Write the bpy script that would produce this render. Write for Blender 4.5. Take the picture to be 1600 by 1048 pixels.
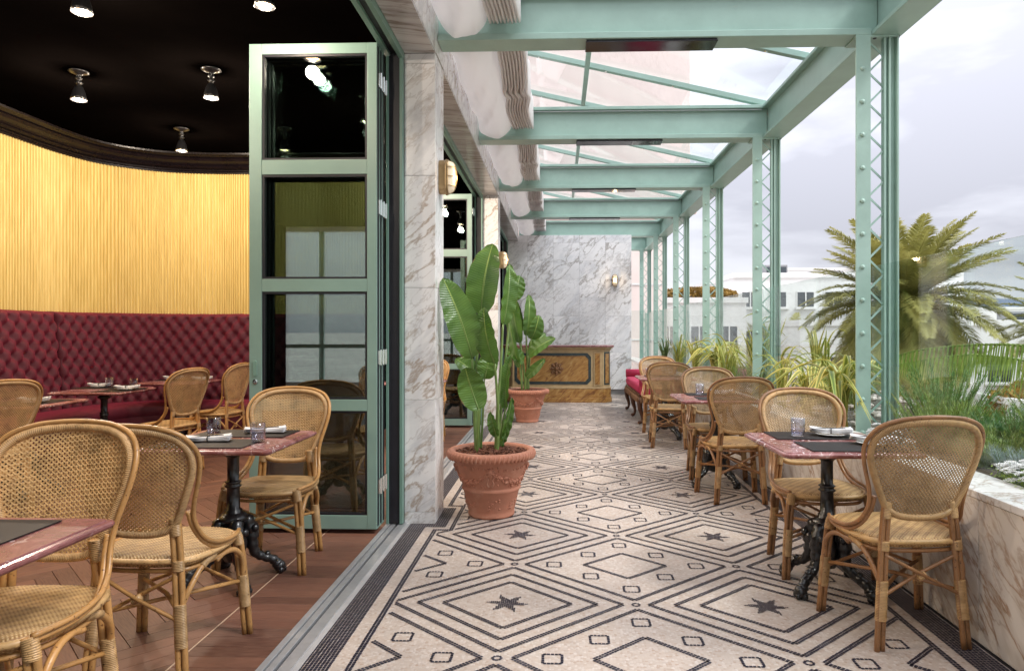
import bpy, math, random
import numpy as np
from mathutils import Vector, Matrix, noise as mnoise
R = math.radians
PI = math.pi
random.seed(7)
rng = np.random.default_rng(7)
scene = bpy.context.scene
for ob in list(bpy.data.objects):
    bpy.data.objects.remove(ob)
COL = scene.collection

# ------------------------------------------------------------ camera, sky, sun, exposure
cam_data = bpy.data.cameras.new('camera')
cam = bpy.data.objects.new('camera', cam_data)
COL.objects.link(cam)
cam.location = (0, 0, 1.3)
cam.rotation_euler = (R(90), 0, 0.0328)
cam_data.sensor_width = 36
cam_data.lens = 36 * 1067 / 1600
cam_data.shift_x = -(837.2 - 800) / 1600
cam_data.shift_y = -(524 - 517.3) / 1600
cam_data.clip_start = 0.05
cam_data.clip_end = 3000
scene.camera = cam

SUN_EL, SUN_AZ = R(48), R(115)      # azimuth measured from +Y towards +X
world = bpy.data.worlds.new('World')
scene.world = world
world.use_nodes = True
wn = world.node_tree
wn.nodes.clear()
def wnode(t, **k):
    n = wn.nodes.new(t)
    for a, b in k.items():
        setattr(n, a, b)
    return n
wout = wnode('ShaderNodeOutputWorld')
wbg = wnode('ShaderNodeBackground')
wbg.inputs['Strength'].default_value = 0.1
sky = wnode('ShaderNodeTexSky', sky_type='NISHITA')
sky.sun_disc = False
sky.sun_elevation = SUN_EL
sky.sun_rotation = SUN_AZ
wtc = wnode('ShaderNodeTexCoord')
wmp = wnode('ShaderNodeMapping')
wmp.inputs['Scale'].default_value = (1.0, 1.0, 3.6)
wmp.inputs['Location'].default_value = (0.35, 0.1, 0.15)
wnz = wnode('ShaderNodeTexNoise')
wnz.inputs['Scale'].default_value = 1.7
wnz.inputs['Detail'].default_value = 6
wnz.inputs['Roughness'].default_value = 0.5
wnz.inputs['Distortion'].default_value = 0.3
wrp = wnode('ShaderNodeValToRGB')
wrp.color_ramp.elements[0].position = 0.38
wrp.color_ramp.elements[0].color = (5.6, 5.65, 6.4, 1)
wrp.color_ramp.elements[1].position = 0.60
wrp.color_ramp.elements[1].color = (9.8, 9.9, 10.3, 1)
e = wrp.color_ramp.elements.new(0.48)
e.color = (8.0, 8.1, 8.9, 1)
wmx = wnode('ShaderNodeMixRGB')
wmx.inputs[0].default_value = 0.93
L = wn.links.new
L(wtc.outputs['Generated'], wmp.inputs['Vector'])
L(wmp.outputs['Vector'], wnz.inputs['Vector'])
L(wnz.outputs['Fac'], wrp.inputs['Fac'])
L(sky.outputs['Color'], wmx.inputs[1])
L(wrp.outputs['Color'], wmx.inputs[2])
# an overcast sky is brighter overhead than at the horizon
wsep = wnode('ShaderNodeSeparateXYZ')
wmr = wnode('ShaderNodeMapRange')
wmr.inputs['From Min'].default_value = 0.0
wmr.inputs['From Max'].default_value = 1.0
wmr.inputs['To Min'].default_value = 0.46
wmr.inputs['To Max'].default_value = 1.75
wsc = wnode('ShaderNodeVectorMath', operation='SCALE')
L(wtc.outputs['Generated'], wsep.inputs[0])
L(wsep.outputs['Z'], wmr.inputs['Value'])
L(wmx.outputs['Color'], wsc.inputs[0])
L(wmr.outputs[0], wsc.inputs['Scale'])
L(wsc.outputs[0], wbg.inputs['Color'])
L(wbg.outputs['Background'], wout.inputs['Surface'])

sun_data = bpy.data.lights.new('sun', 'SUN')
sun = bpy.data.objects.new('sun', sun_data)
COL.objects.link(sun)
sun_data.energy = 1.5
sun_data.angle = R(12)
sun_data.color = (1.0, 0.98, 0.96)
sdir = Vector((math.sin(SUN_AZ) * math.cos(SUN_EL), math.cos(SUN_AZ) * math.cos(SUN_EL), math.sin(SUN_EL)))
sun.rotation_euler = sdir.to_track_quat('Z', 'Y').to_euler()
sun.location = (12, -6, 20)

scene.view_settings.view_transform = 'Standard'
scene.view_settings.look = 'None'
scene.view_settings.exposure = 0.95
scene.view_settings.gamma = 1
scene.view_settings.use_curve_mapping = False
scene.render.engine = 'CYCLES'
scene.cycles.use_denoising = True
scene.cycles.max_bounces = 8
scene.cycles.diffuse_bounces = 4
scene.cycles.glossy_bounces = 4
scene.cycles.transmission_bounces = 6
scene.cycles.transparent_max_bounces = 24
scene.cycles.caustics_reflective = False
scene.cycles.caustics_refractive = False
scene.cycles.sample_clamp_indirect = 6

# ------------------------------------------------------------ materials
def mat(name):
    m = bpy.data.materials.new(name)
    m.use_nodes = True
    nt = m.node_tree
    nt.nodes.clear()
    out = nt.nodes.new('ShaderNodeOutputMaterial')
    b = nt.nodes.new('ShaderNodeBsdfPrincipled')
    nt.links.new(b.outputs['BSDF'], out.inputs['Surface'])
    return m, nt, b, out
def nd(nt, t, ins=None, **k):
    n = nt.nodes.new(t)
    for a, v in k.items():
        setattr(n, a, v)
    for a, v in (ins or {}).items():
        if isinstance(v, bpy.types.NodeSocket):
            nt.links.new(v, n.inputs[a])
        else:
            n.inputs[a].default_value = v
    return n
def rgb(c):
    return (c[0], c[1], c[2], 1)
def coords(nt, kind='Object', scale=(1, 1, 1), rnd=0.0, rot=(0, 0, 0)):
    tc = nd(nt, 'ShaderNodeTexCoord')
    v = tc.outputs[kind]
    if rnd:
        oi = nd(nt, 'ShaderNodeObjectInfo')
        mu = nd(nt, 'ShaderNodeVectorMath', {0: oi.outputs['Random'], 1: (rnd, rnd * 0.7, rnd * 1.3)}, operation='MULTIPLY')
        ad = nd(nt, 'ShaderNodeVectorMath', {0: v, 1: mu.outputs[0]}, operation='ADD')
        v = ad.outputs[0]
    mp = nd(nt, 'ShaderNodeMapping', {'Vector': v, 'Scale': scale, 'Rotation': rot})
    return mp.outputs[0]
def ramp(nt, fac, stops):
    r = nd(nt, 'ShaderNodeValToRGB', {'Fac': fac})
    el = r.color_ramp.elements
    while len(el) < len(stops):
        el.new(0.5)
    for e_, (p, c) in zip(el, stops):
        e_.position = p
        e_.color = rgb(c) if len(c) == 3 else c
    return r.outputs['Color']
def mixc(nt, f, a, b, mode='MIX'):
    n = nt.nodes.new('ShaderNodeMixRGB')
    n.blend_type = mode
    for i, v in enumerate((f, a, b)):
        if isinstance(v, bpy.types.NodeSocket):
            nt.links.new(v, n.inputs[i])
        else:
            n.inputs[i].default_value = rgb(v) if (i and len(v) == 3) else v
    return n.outputs[0]
def bump(nt, b, h, s=0.3, d=0.01):
    n = nd(nt, 'ShaderNodeBump', {'Height': h, 'Strength': s, 'Distance': d})
    nt.links.new(n.outputs[0], b.inputs['Normal'])
    return n
def simple(name, c, rough=0.5, metal=0.0, var=0.12, scale=9, bmp=0.0, bscale=60, coat=0.0, rnd=7.0, spec=0.5, sheen=0.0, dirt=None):
    m, nt, b, out = mat(name)
    v = coords(nt, rnd=rnd)
    nz = nd(nt, 'ShaderNodeTexNoise', {'Vector': v, 'Scale': scale, 'Detail': 5, 'Roughness': 0.6})
    lo = tuple(x * (1 - var) for x in c); hi = tuple(min(1, x * (1 + var)) for x in c)
    col = ramp(nt, nz.outputs['Fac'], [(0.3, lo), (0.7, hi)])
    if dirt:
        n2 = nd(nt, 'ShaderNodeTexNoise', {'Vector': v, 'Scale': 2.3, 'Detail': 8, 'Roughness': 0.7})
        f = ramp(nt, n2.outputs['Fac'], [(0.52, (0, 0, 0)), (0.75, (0.6, 0.6, 0.6))])
        col = mixc(nt, f, col, dirt)
    nt.links.new(col, b.inputs['Base Color'])
    rr = nd(nt, 'ShaderNodeMapRange', {'Value': nz.outputs['Fac'], 'To Min': max(0.02, rough - 0.07), 'To Max': rough + 0.07})
    nt.links.new(rr.outputs[0], b.inputs['Roughness'])
    b.inputs['Metallic'].default_value = metal
    b.inputs['Specular IOR Level'].default_value = spec
    if coat:
        b.inputs['Coat Weight'].default_value = coat
        b.inputs['Coat Roughness'].default_value = 0.15
    if sheen:
        b.inputs['Sheen Weight'].default_value = sheen
        b.inputs['Sheen Roughness'].default_value = 0.35
    if bmp:
        nb = nd(nt, 'ShaderNodeTexNoise', {'Vector': v, 'Scale': bscale, 'Detail': 3})
        bump(nt, b, nb.outputs['Fac'], bmp, 0.004)
    return m

def marble(name, base=(0.80, 0.785, 0.775), vein=(0.34, 0.25, 0.18), grey=(0.46, 0.46, 0.48), density=1.0, d=(0.66, 0.38, 0.65), rough=0.22, rnd=23.0, amount=1.0):
    m, nt, b, out = mat(name)
    tc = nd(nt, 'ShaderNodeTexCoord')
    oi = nd(nt, 'ShaderNodeObjectInfo')
    off = nd(nt, 'ShaderNodeVectorMath', {0: oi.outputs['Random'], 1: (rnd, rnd * 0.6, rnd * 1.4)}, operation='MULTIPLY')
    p = nd(nt, 'ShaderNodeVectorMath', {0: tc.outputs['Object'], 1: off.outputs[0]}, operation='ADD').outputs[0]
    dv = Vector(d).normalized()
    dot = nd(nt, 'ShaderNodeVectorMath', {0: p, 1: tuple(dv)}, operation='DOT_PRODUCT').outputs['Value']
    def stretched(k):
        sc = nd(nt, 'ShaderNodeVectorMath', {0: tuple(dv * (1 - k)), 'Scale': dot}, operation='SCALE').outputs[0]
        return nd(nt, 'ShaderNodeVectorMath', {0: p, 1: sc}, operation='SUBTRACT').outputs[0]
    s1, s2 = stretched(0.035), stretched(0.10)
    def vein_f(vec, scale, dist, width, det=6.0):
        nz = nd(nt, 'ShaderNodeTexNoise', {'Vector': vec, 'Scale': scale, 'Detail': det, 'Roughness': 0.58, 'Distortion': dist})
        a = nd(nt, 'ShaderNodeMath', {0: nz.outputs['Fac'], 1: 0.5}, operation='SUBTRACT').outputs[0]
        a = nd(nt, 'ShaderNodeMath', {0: a}, operation='ABSOLUTE').outputs[0]
        r_ = nd(nt, 'ShaderNodeMapRange', {'Value': a, 'From Min': 0.0, 'From Max': width, 'To Min': 1.0, 'To Max': 0.0})
        return r_.outputs[0]
    mask = nd(nt, 'ShaderNodeTexNoise', {'Vector': s2, 'Scale': 1.6 * density, 'Detail': 2}).outputs['Fac']
    mask = nd(nt, 'ShaderNodeMapRange', {'Value': mask, 'From Min': 0.38, 'From Max': 0.55}).outputs[0]
    cloud = nd(nt, 'ShaderNodeTexNoise', {'Vector': s2, 'Scale': 2.4 * density, 'Detail': 7, 'Roughness': 0.65, 'Distortion': 0.5}).outputs['Fac']
    col = ramp(nt, cloud, [(0.34, tuple(x * 0.86 for x in base)), (0.48, tuple(x * 0.96 for x in base)), (0.56, base)])
    v1 = vein_f(s1, 5.0 * density, 0.22, 0.030)
    v2 = vein_f(s1, 10.0 * density, 0.4, 0.026)
    v3 = vein_f(s1, 1.7 * density, 0.3, 0.05)
    f1 = nd(nt, 'ShaderNodeMath', {0: v1, 1: mask}, operation='MULTIPLY').outputs[0]
    f1 = nd(nt, 'ShaderNodeMath', {0: f1, 1: 0.8 * amount}, operation='MULTIPLY').outputs[0]
    f2 = nd(nt, 'ShaderNodeMath', {0: v2, 1: 0.48 * amount}, operation='MULTIPLY').outputs[0]
    f3 = nd(nt, 'ShaderNodeMath', {0: v3, 1: 0.5 * amount}, operation='MULTIPLY').outputs[0]
    col = mixc(nt, f3, col, grey)
    col = mixc(nt, f2, col, tuple((a + c) / 2 for a, c in zip(vein, grey)))
    col = mixc(nt, f1, col, vein)
    nt.links.new(col, b.inputs['Base Color'])
    b.inputs['Roughness'].default_value = rough
    return m

M_marble = marble('white_veined_marble')
M_marble_back = marble('grey_veined_marble', base=(0.86, 0.86, 0.875), vein=(0.28, 0.25, 0.23), grey=(0.56, 0.58, 0.62), density=0.8)
M_marble_planter = marble('gold_veined_marble', base=(0.70, 0.655, 0.61), vein=(0.30, 0.165, 0.085), grey=(0.40, 0.33, 0.27), density=1.0, d=(0.3, 0.62, 0.6))
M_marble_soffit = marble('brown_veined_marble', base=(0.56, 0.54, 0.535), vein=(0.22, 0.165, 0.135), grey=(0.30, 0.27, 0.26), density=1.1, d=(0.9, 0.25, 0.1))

def tabletop_mat():
    m, nt, b, out = mat('red_marble_tabletop')
    v = coords(nt, rnd=9)
    n1 = nd(nt, 'ShaderNodeTexNoise', {'Vector': v, 'Scale': 7, 'Detail': 8, 'Roughness': 0.65, 'Distortion': 0.8})
    col = ramp(nt, n1.outputs['Fac'], [(0.3, (0.12, 0.033, 0.031)), (0.5, (0.24, 0.088, 0.084)), (0.68, (0.40, 0.21, 0.205))])
    n2 = nd(nt, 'ShaderNodeTexNoise', {'Vector': v, 'Scale': 19, 'Detail': 6, 'Roughness': 0.6, 'Distortion': 1.6})
    f = ramp(nt, n2.outputs['Fac'], [(0.57, (0, 0, 0)), (0.62, (1, 1, 1))])
    n3 = nd(nt, 'ShaderNodeTexNoise', {'Vector': v, 'Scale': 3, 'Detail': 2})
    g = ramp(nt, n3.outputs['Fac'], [(0.45, (0, 0, 0)), (0.6, (1, 1, 1))])
    f = mixc(nt, 1.0, f, g, 'MULTIPLY')
    col = mixc(nt, f, col, (0.72, 0.62, 0.60))
    nt.links.new(col, b.inputs['Base Color'])
    b.inputs['Roughness'].default_value = 0.24
    return m
M_top = tabletop_mat()
M_green = simple('mint_green_paint', (0.322, 0.465, 0.405), 0.38, var=0.08, scale=4, bmp=0.16, bscale=22, dirt=(0.25, 0.36, 0.31))
M_green_door = simple('sage_green_door_paint', (0.205, 0.315, 0.268), 0.38, var=0.06, scale=4, bmp=0.08, bscale=25)
M_green_dark = simple('grey_green_door_paint', (0.165, 0.285, 0.232), 0.38, var=0.04, scale=4)
M_gasket = simple('black_rubber_gasket', (0.012, 0.011, 0.016), 0.45, var=0.2)
M_steel = simple('brushed_aluminium', (0.42, 0.42, 0.43), 0.34, metal=0.4, var=0.08, scale=30)
M_chrome = simple('polished_steel', (0.75, 0.78, 0.76), 0.18, metal=1.0, var=0.03)
M_dark = simple('black_glossy_ceiling_paint', (0.0012, 0.0009, 0.0008), 0.4, var=0.2, scale=2, spec=0.0)
M_mould = simple('dark_brown_gloss_moulding', (0.006, 0.004, 0.005), 0.28, var=0.2, spec=0.18)
M_iron = simple('black_cast_iron', (0.008, 0.008, 0.009), 0.3, var=0.3, bmp=0.5, bscale=55, coat=0.3)
M_blackmat = simple('black_leather_placemat', (0.016, 0.012, 0.011), 0.6, var=0.1, bmp=0.1, bscale=300, spec=0.25)
M_white_cer = simple('white_porcelain', (0.72, 0.71, 0.70), 0.15, var=0.03)
M_linen = simple('white_linen', (0.70, 0.69, 0.70), 0.85, var=0.05, bmp=0.2, bscale=500)
M_brass = simple('aged_brass', (0.40, 0.28, 0.15), 0.34, metal=0.9, var=0.15, bmp=0.1)
M_terra = simple('terracotta', (0.44, 0.185, 0.115), 0.75, var=0.13, scale=7, bmp=0.35, bscale=45, dirt=(0.62, 0.42, 0.32))
M_mulch = simple('bark_mulch', (0.13, 0.045, 0.022), 0.85, var=0.6, scale=40, bmp=0.4)
M_soil = simple('planter_soil', (0.07, 0.05, 0.035), 0.9, var=0.4, scale=25, bmp=0.8, bscale=60)
def fabric():
    m, nt, b, out = mat('off_white_shade_fabric')
    b.inputs['Base Color'].default_value = (0.92, 0.90, 0.885, 1)
    b.inputs['Roughness'].default_value = 0.85
    nb = nd(nt, 'ShaderNodeTexNoise', {'Vector': coords(nt), 'Scale': 14, 'Detail': 3})
    bump(nt, b, nb.outputs['Fac'], 0.15, 0.004)
    tr = nd(nt, 'ShaderNodeBsdfTranslucent', {'Color': (0.88, 0.855, 0.84, 1)})
    mx = nd(nt, 'ShaderNodeMixShader', {0: 0.45, 1: b.outputs[0], 2: tr.outputs[0]})
    nt.links.new(mx.outputs[0], out.inputs['Surface'])
    return m
M_fabric = fabric()
M_pink = simple('pink_stucco', (0.78, 0.66, 0.615), 0.8, var=0.05, scale=1.5)
M_whitewall = simple('white_stucco', (0.74, 0.73, 0.72), 0.8, var=0.04, scale=0.6)
M_heater = simple('black_glass_heater', (0.010, 0.006, 0.009), 0.12, var=0.2)
M_ivory = simple('ivory_painted_wood', (0.50, 0.36, 0.19), 0.4, var=0.14, scale=14, bmp=0.1)
M_wood_dark = simple('dark_carved_walnut', (0.07, 0.026, 0.013), 0.3, var=0.3, scale=30, bmp=0.2)
M_deepgreen = simple('dark_green_faux_marble', (0.035, 0.05, 0.05), 0.25, var=0.5, scale=25)
M_hill = simple('haze_tinted_hillside', (0.085, 0.115, 0.17), 1.0, var=0.25, scale=0.02, rnd=0)  # blue of distant haze is painted into the hill colour
M_ground = simple('pale_plaza_ground', (0.42, 0.39, 0.35), 0.9, var=0.2, scale=0.08, rnd=0)
M_roofdark = simple('grey_flat_roof', (0.25, 0.25, 0.26), 0.8, var=0.2, scale=0.5)
M_windowdark = simple('dark_window_glass', (0.05, 0.06, 0.07), 0.08, var=0.2)
M_red = simple('red_candle', (0.3, 0.02, 0.02), 0.3)
M_ring = simple('black_napkin_ring', (0.015, 0.013, 0.012), 0.35)

def velvet(name, c, hi):
    m, nt, b, out = mat(name)
    v = coords(nt)
    lw = nd(nt, 'ShaderNodeLayerWeight', {'Blend': 0.5})
    nz = nd(nt, 'ShaderNodeTexNoise', {'Vector': v, 'Scale': 22, 'Detail': 4, 'Distortion': 1.0})
    f = nd(nt, 'ShaderNodeMath', {0: lw.outputs['Facing'], 1: nz.outputs['Fac']}, operation='MULTIPLY').outputs[0]
    col = mixc(nt, f, c, hi)
    nt.links.new(col, b.inputs['Base Color'])
    b.inputs['Roughness'].default_value = 0.75
    b.inputs['Sheen Weight'].default_value = 0.22
    b.inputs['Sheen Roughness'].default_value = 0.3
    b.inputs['Sheen Tint'].default_value = (1.0, 0.08, 0.2, 1)
    return m
M_velvet = velvet('crimson_velvet', (0.060, 0.0015, 0.010), (0.25, 0.008, 0.04))
M_velvet_bench = velvet('raspberry_velvet', (0.30, 0.010, 0.05), (0.6, 0.06, 0.14))

def curtain_mat():
    m, nt, b, out = mat('golden_yellow_silk')
    v = coords(nt, scale=(1, 1, 0.05))
    nz = nd(nt, 'ShaderNodeTexNoise', {'Vector': v, 'Scale': 60, 'Detail': 4})
    col = ramp(nt, nz.outputs['Fac'], [(0.3, (0.52, 0.37, 0.10)), (0.7, (0.70, 0.54, 0.20))])
    nt.links.new(col, b.inputs['Base Color'])
    b.inputs['Roughness'].default_value = 0.5
    b.inputs['Sheen Weight'].default_value = 0.3
    return m
M_curtain = curtain_mat()

def rattan(name, c, var=0.25, rough=0.33, sc=(1, 1, 1), stripe=0):
    m, nt, b, out = mat(name)
    v = coords(nt, rnd=5, scale=sc)
    n1 = nd(nt, 'ShaderNodeTexNoise', {'Vector': v, 'Scale': 11, 'Detail': 5, 'Roughness': 0.65})
    lo = tuple(x * (1 - var * 1.5) for x in c); hi = tuple(min(1, x * (1 + var * 0.8)) for x in c)
    col = ramp(nt, n1.outputs['Fac'], [(0.28, lo), (0.5, c), (0.72, hi)])
    n2 = nd(nt, 'ShaderNodeTexNoise', {'Vector': v, 'Scale': 95, 'Detail': 2})
    sp = ramp(nt, n2.outputs['Fac'], [(0.27, (0.25, 0.16, 0.1)), (0.36, (1, 1, 1))])
    col = mixc(nt, 1.0, col, sp, 'MULTIPLY')
    oi = nd(nt, 'ShaderNodeObjectInfo')
    rv = nd(nt, 'ShaderNodeMapRange', {'Value': oi.outputs['Random'], 'To Min': 0.88, 'To Max': 1.1})
    col = mixc(nt, 1.0, col, rv.outputs[0], 'MULTIPLY')
    col = mixc(nt, 1.0, col, oi.outputs['Color'], 'MULTIPLY')
    if stripe:
        uv = nd(nt, 'ShaderNodeUVMap')
        sp2 = nd(nt, 'ShaderNodeSeparateXYZ', {0: uv.outputs[0]})
        ph = nd(nt, 'ShaderNodeMath', {0: sp2.outputs[1], 1: 2 * PI / stripe}, operation='MULTIPLY').outputs[0]
        sn = nd(nt, 'ShaderNodeMath', {0: ph}, operation='SINE').outputs[0]
        f = nd(nt, 'ShaderNodeMapRange', {'Value': sn, 'From Min': -1.0, 'From Max': 0.0, 'To Min': 0.55, 'To Max': 0.0}).outputs[0]
        col = mixc(nt, f, col, tuple(x * 0.33 for x in c))
        bump(nt, b, sn, 0.5, 0.0015)
    nt.links.new(col, b.inputs['Base Color'])
    b.inputs['Roughness'].default_value = rough
    return m
M_pole = rattan('honey_rattan_pole', (0.47, 0.24, 0.078))
M_wrap = rattan('pale_cane_binding', (0.56, 0.335, 0.145), 0.25, 0.40, stripe=0.0058)
M_weave = rattan('woven_cane_strand', (0.58, 0.35, 0.145), 0.30, 0.42)
M_weave_b = rattan('browned_cane_strand', (0.43, 0.275, 0.135), 0.3, 0.5)
M_pole_b = rattan('brown_rattan_pole', (0.30, 0.145, 0.06))
def seat_mat():
    m, nt, b, out = mat('woven_cane_seat')
    v = coords(nt)
    def wave(rot, s):
        mp = nd(nt, 'ShaderNodeMapping', {'Vector': v, 'Rotation': (0, 0, rot)})
        w = nd(nt, 'ShaderNodeTexWave', {'Vector': mp.outputs[0], 'Scale': s, 'Distortion': 0.6, 'Detail': 1, 'Detail Scale': 2})
        return w.outputs['Fac']
    a = wave(R(45), 33); c = wave(R(-45), 33)
    mul = nd(nt, 'ShaderNodeMath', {0: a, 1: c}, operation='MULTIPLY').outputs[0]
    big = wave(R(45), 9)
    hh = nd(nt, 'ShaderNodeMath', {0: mul, 1: nd(nt, 'ShaderNodeMath', {0: big, 1: 0.35}, operation='MULTIPLY').outputs[0]}, operation='ADD').outputs[0]
    nz = nd(nt, 'ShaderNodeTexNoise', {'Vector': v, 'Scale': 25, 'Detail': 4})
    col = ramp(nt, hh, [(0.0, (0.27, 0.14, 0.05)), (0.35, (0.47, 0.28, 0.11)), (1.0, (0.62, 0.42, 0.20))])
    t = ramp(nt, nz.outputs['Fac'], [(0.3, (0.75, 0.75, 0.75)), (0.7, (1.1, 1.1, 1.1))])
    col = mixc(nt, 1.0, col, t, 'MULTIPLY')
    oi = nd(nt, 'ShaderNodeObjectInfo')
    col = mixc(nt, 1.0, col, oi.outputs['Color'], 'MULTIPLY')
    nt.links.new(col, b.inputs['Base Color'])
    b.inputs['Roughness'].default_value = 0.5
    bump(nt, b, hh, 0.7, 0.004)
    return m
M_seat = seat_mat()

def plank_mat():
    m, nt, b, out = mat('oiled_oak_plank')
    oi = nd(nt, 'ShaderNodeObjectInfo')
    uv = nd(nt, 'ShaderNodeUVMap')
    mu = nd(nt, 'ShaderNodeVectorMath', {0: oi.outputs['Random'], 1: (37, 91, 0)}, operation='MULTIPLY')
    p = nd(nt, 'ShaderNodeVectorMath', {0: uv.outputs[0], 1: mu.outputs[0]}, operation='ADD').outputs[0]
    mp = nd(nt, 'ShaderNodeMapping', {'Vector': p, 'Scale': (1.2, 9, 1)}).outputs[0]
    n0 = nd(nt, 'ShaderNodeTexNoise', {'Vector': mp, 'Scale': 2.2, 'Detail': 3, 'Distortion': 1.2}).outputs['Fac']
    wv = nd(nt, 'ShaderNodeMath', {0: n0, 1: 42.0}, operation='MULTIPLY').outputs[0]
    wv = nd(nt, 'ShaderNodeMath', {0: wv}, operation='SINE').outputs[0]
    wv = nd(nt, 'ShaderNodeMapRange', {'Value': wv, 'From Min': -1, 'From Max': 1}).outputs[0]
    mp2 = nd(nt, 'ShaderNodeMapping', {'Vector': p, 'Scale': (6, 90, 1)}).outputs[0]
    n1 = nd(nt, 'ShaderNodeTexNoise', {'Vector': mp2, 'Scale': 2, 'Detail': 4}).outputs['Fac']
    mp3 = nd(nt, 'ShaderNodeMapping', {'Vector': p, 'Scale': (0.03, 0.03, 1)}).outputs[0]
    n2 = nd(nt, 'ShaderNodeTexWhiteNoise', {'Vector': nd(nt, 'ShaderNodeVectorMath', {0: mp3}, operation='FLOOR').outputs[0]}, noise_dimensions='3D').outputs['Value']
    tone = nd(nt, 'ShaderNodeMath', {0: oi.outputs['Random'], 1: n2}, operation='ADD').outputs[0]
    tone = nd(nt, 'ShaderNodeMath', {0: tone}, operation='FRACT').outputs[0]
    col = ramp(nt, tone, [(0.0, (0.075, 0.030, 0.021)), (0.5, (0.128, 0.051, 0.034)), (1.0, (0.18, 0.077, 0.05))])
    f = nd(nt, 'ShaderNodeMath', {0: wv, 1: 0.30}, operation='MULTIPLY').outputs[0]
    col = mixc(nt, f, col, (0.055, 0.02, 0.014))
    f2 = ramp(nt, n1, [(0.4, (0.55, 0.55, 0.55)), (0.65, (0, 0, 0))])
    col = mixc(nt, f2, col, (0.19, 0.10, 0.068))
    nt.links.new(col, b.inputs['Base Color'])
    b.inputs['Roughness'].default_value = 0.46
    b.inputs['Specular IOR Level'].default_value = 0.35
    bump(nt, b, n1, 0.12, 0.002)
    return m
M_plank = plank_mat()
M_inlay = simple('pale_inlay_strip', (0.55, 0.38, 0.26), 0.4)

def mosaic_base_mat():
    m, nt, b, out = mat('cream_marble_mosaic')
    v = coords(nt)
    vo = nd(nt, 'ShaderNodeTexVoronoi', {'Vector': v, 'Scale': 78, 'Randomness': 0.55})
    ve = nd(nt, 'ShaderNodeTexVoronoi', {'Vector': v, 'Scale': 78, 'Randomness': 0.55}, feature='DISTANCE_TO_EDGE')
    sep = nd(nt, 'ShaderNodeSeparateColor', {'Color': vo.outputs['Color']})
    col = ramp(nt, sep.outputs[0], [(0.0, (0.39, 0.295, 0.235)), (0.2, (0.45, 0.37, 0.312)), (0.7, (0.49, 0.42, 0.367)), (1.0, (0.56, 0.505, 0.465))])
    g = ramp(nt, ve.outputs['Distance'], [(0.03, (1, 1, 1)), (0.09, (0, 0, 0))])
    col = mixc(nt, g, col, (0.45, 0.39, 0.35))
    nz = nd(nt, 'ShaderNodeTexNoise', {'Vector': v, 'Scale': 1.3, 'Detail': 6})
    t = ramp(nt, nz.outputs['Fac'], [(0.3, (0.80, 0.79, 0.80)), (0.5, (0.97, 0.96, 0.955)), (0.7, (1.04, 1.03, 1.0))])
    col = mixc(nt, 1.0, col, t, 'MULTIPLY')
    d1 = nd(nt, 'ShaderNodeTexNoise', {'Vector': v, 'Scale': 5.5, 'Detail': 9, 'Roughness': 0.72, 'Distortion': 0.6})
    ds = ramp(nt, d1.outputs['Fac'], [(0.54, (0, 0, 0)), (0.70, (0.32, 0.32, 0.32))])
    col = mixc(nt, ds, col, (0.27, 0.22, 0.185))
    nt.links.new(col, b.inputs['Base Color'])
    rr = nd(nt, 'ShaderNodeMapRange', {'Value': sep.outputs[1], 'To Min': 0.20, 'To Max': 0.40})
    rr = nd(nt, 'ShaderNodeMath', {0: rr.outputs[0], 1: nd(nt, 'ShaderNodeMath', {0: d1.outputs['Fac'], 1: 0.35}, operation='MULTIPLY').outputs[0]}, operation='ADD')
    nt.links.new(rr.outputs[0], b.inputs['Roughness'])
    bump(nt, b, ve.outputs['Distance'], 0.15, 0.001)
    return m
M_mosaic = mosaic_base_mat()
def tess_mat():
    m, nt, b, out = mat('dark_blue_tessera')
    v = coords(nt)
    n1 = nd(nt, 'ShaderNodeTexNoise', {'Vector': v, 'Scale': 70, 'Detail': 1})
    n2 = nd(nt, 'ShaderNodeTexNoise', {'Vector': v, 'Scale': 2.5, 'Detail': 6, 'Roughness': 0.7})
    col = ramp(nt, n1.outputs['Fac'], [(0.3, (0.006, 0.006, 0.014)), (0.7, (0.030, 0.028, 0.052))])
    f = ramp(nt, n2.outputs['Fac'], [(0.56, (0, 0, 0)), (0.74, (0.35, 0.35, 0.35))])
    col = mixc(nt, f, col, (0.20, 0.20, 0.25))
    nt.links.new(col, b.inputs['Base Color'])
    b.inputs['Roughness'].default_value = 0.45
    b.inputs['Specular IOR Level'].default_value = 0.22
    return m
M_tess = tess_mat()

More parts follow.
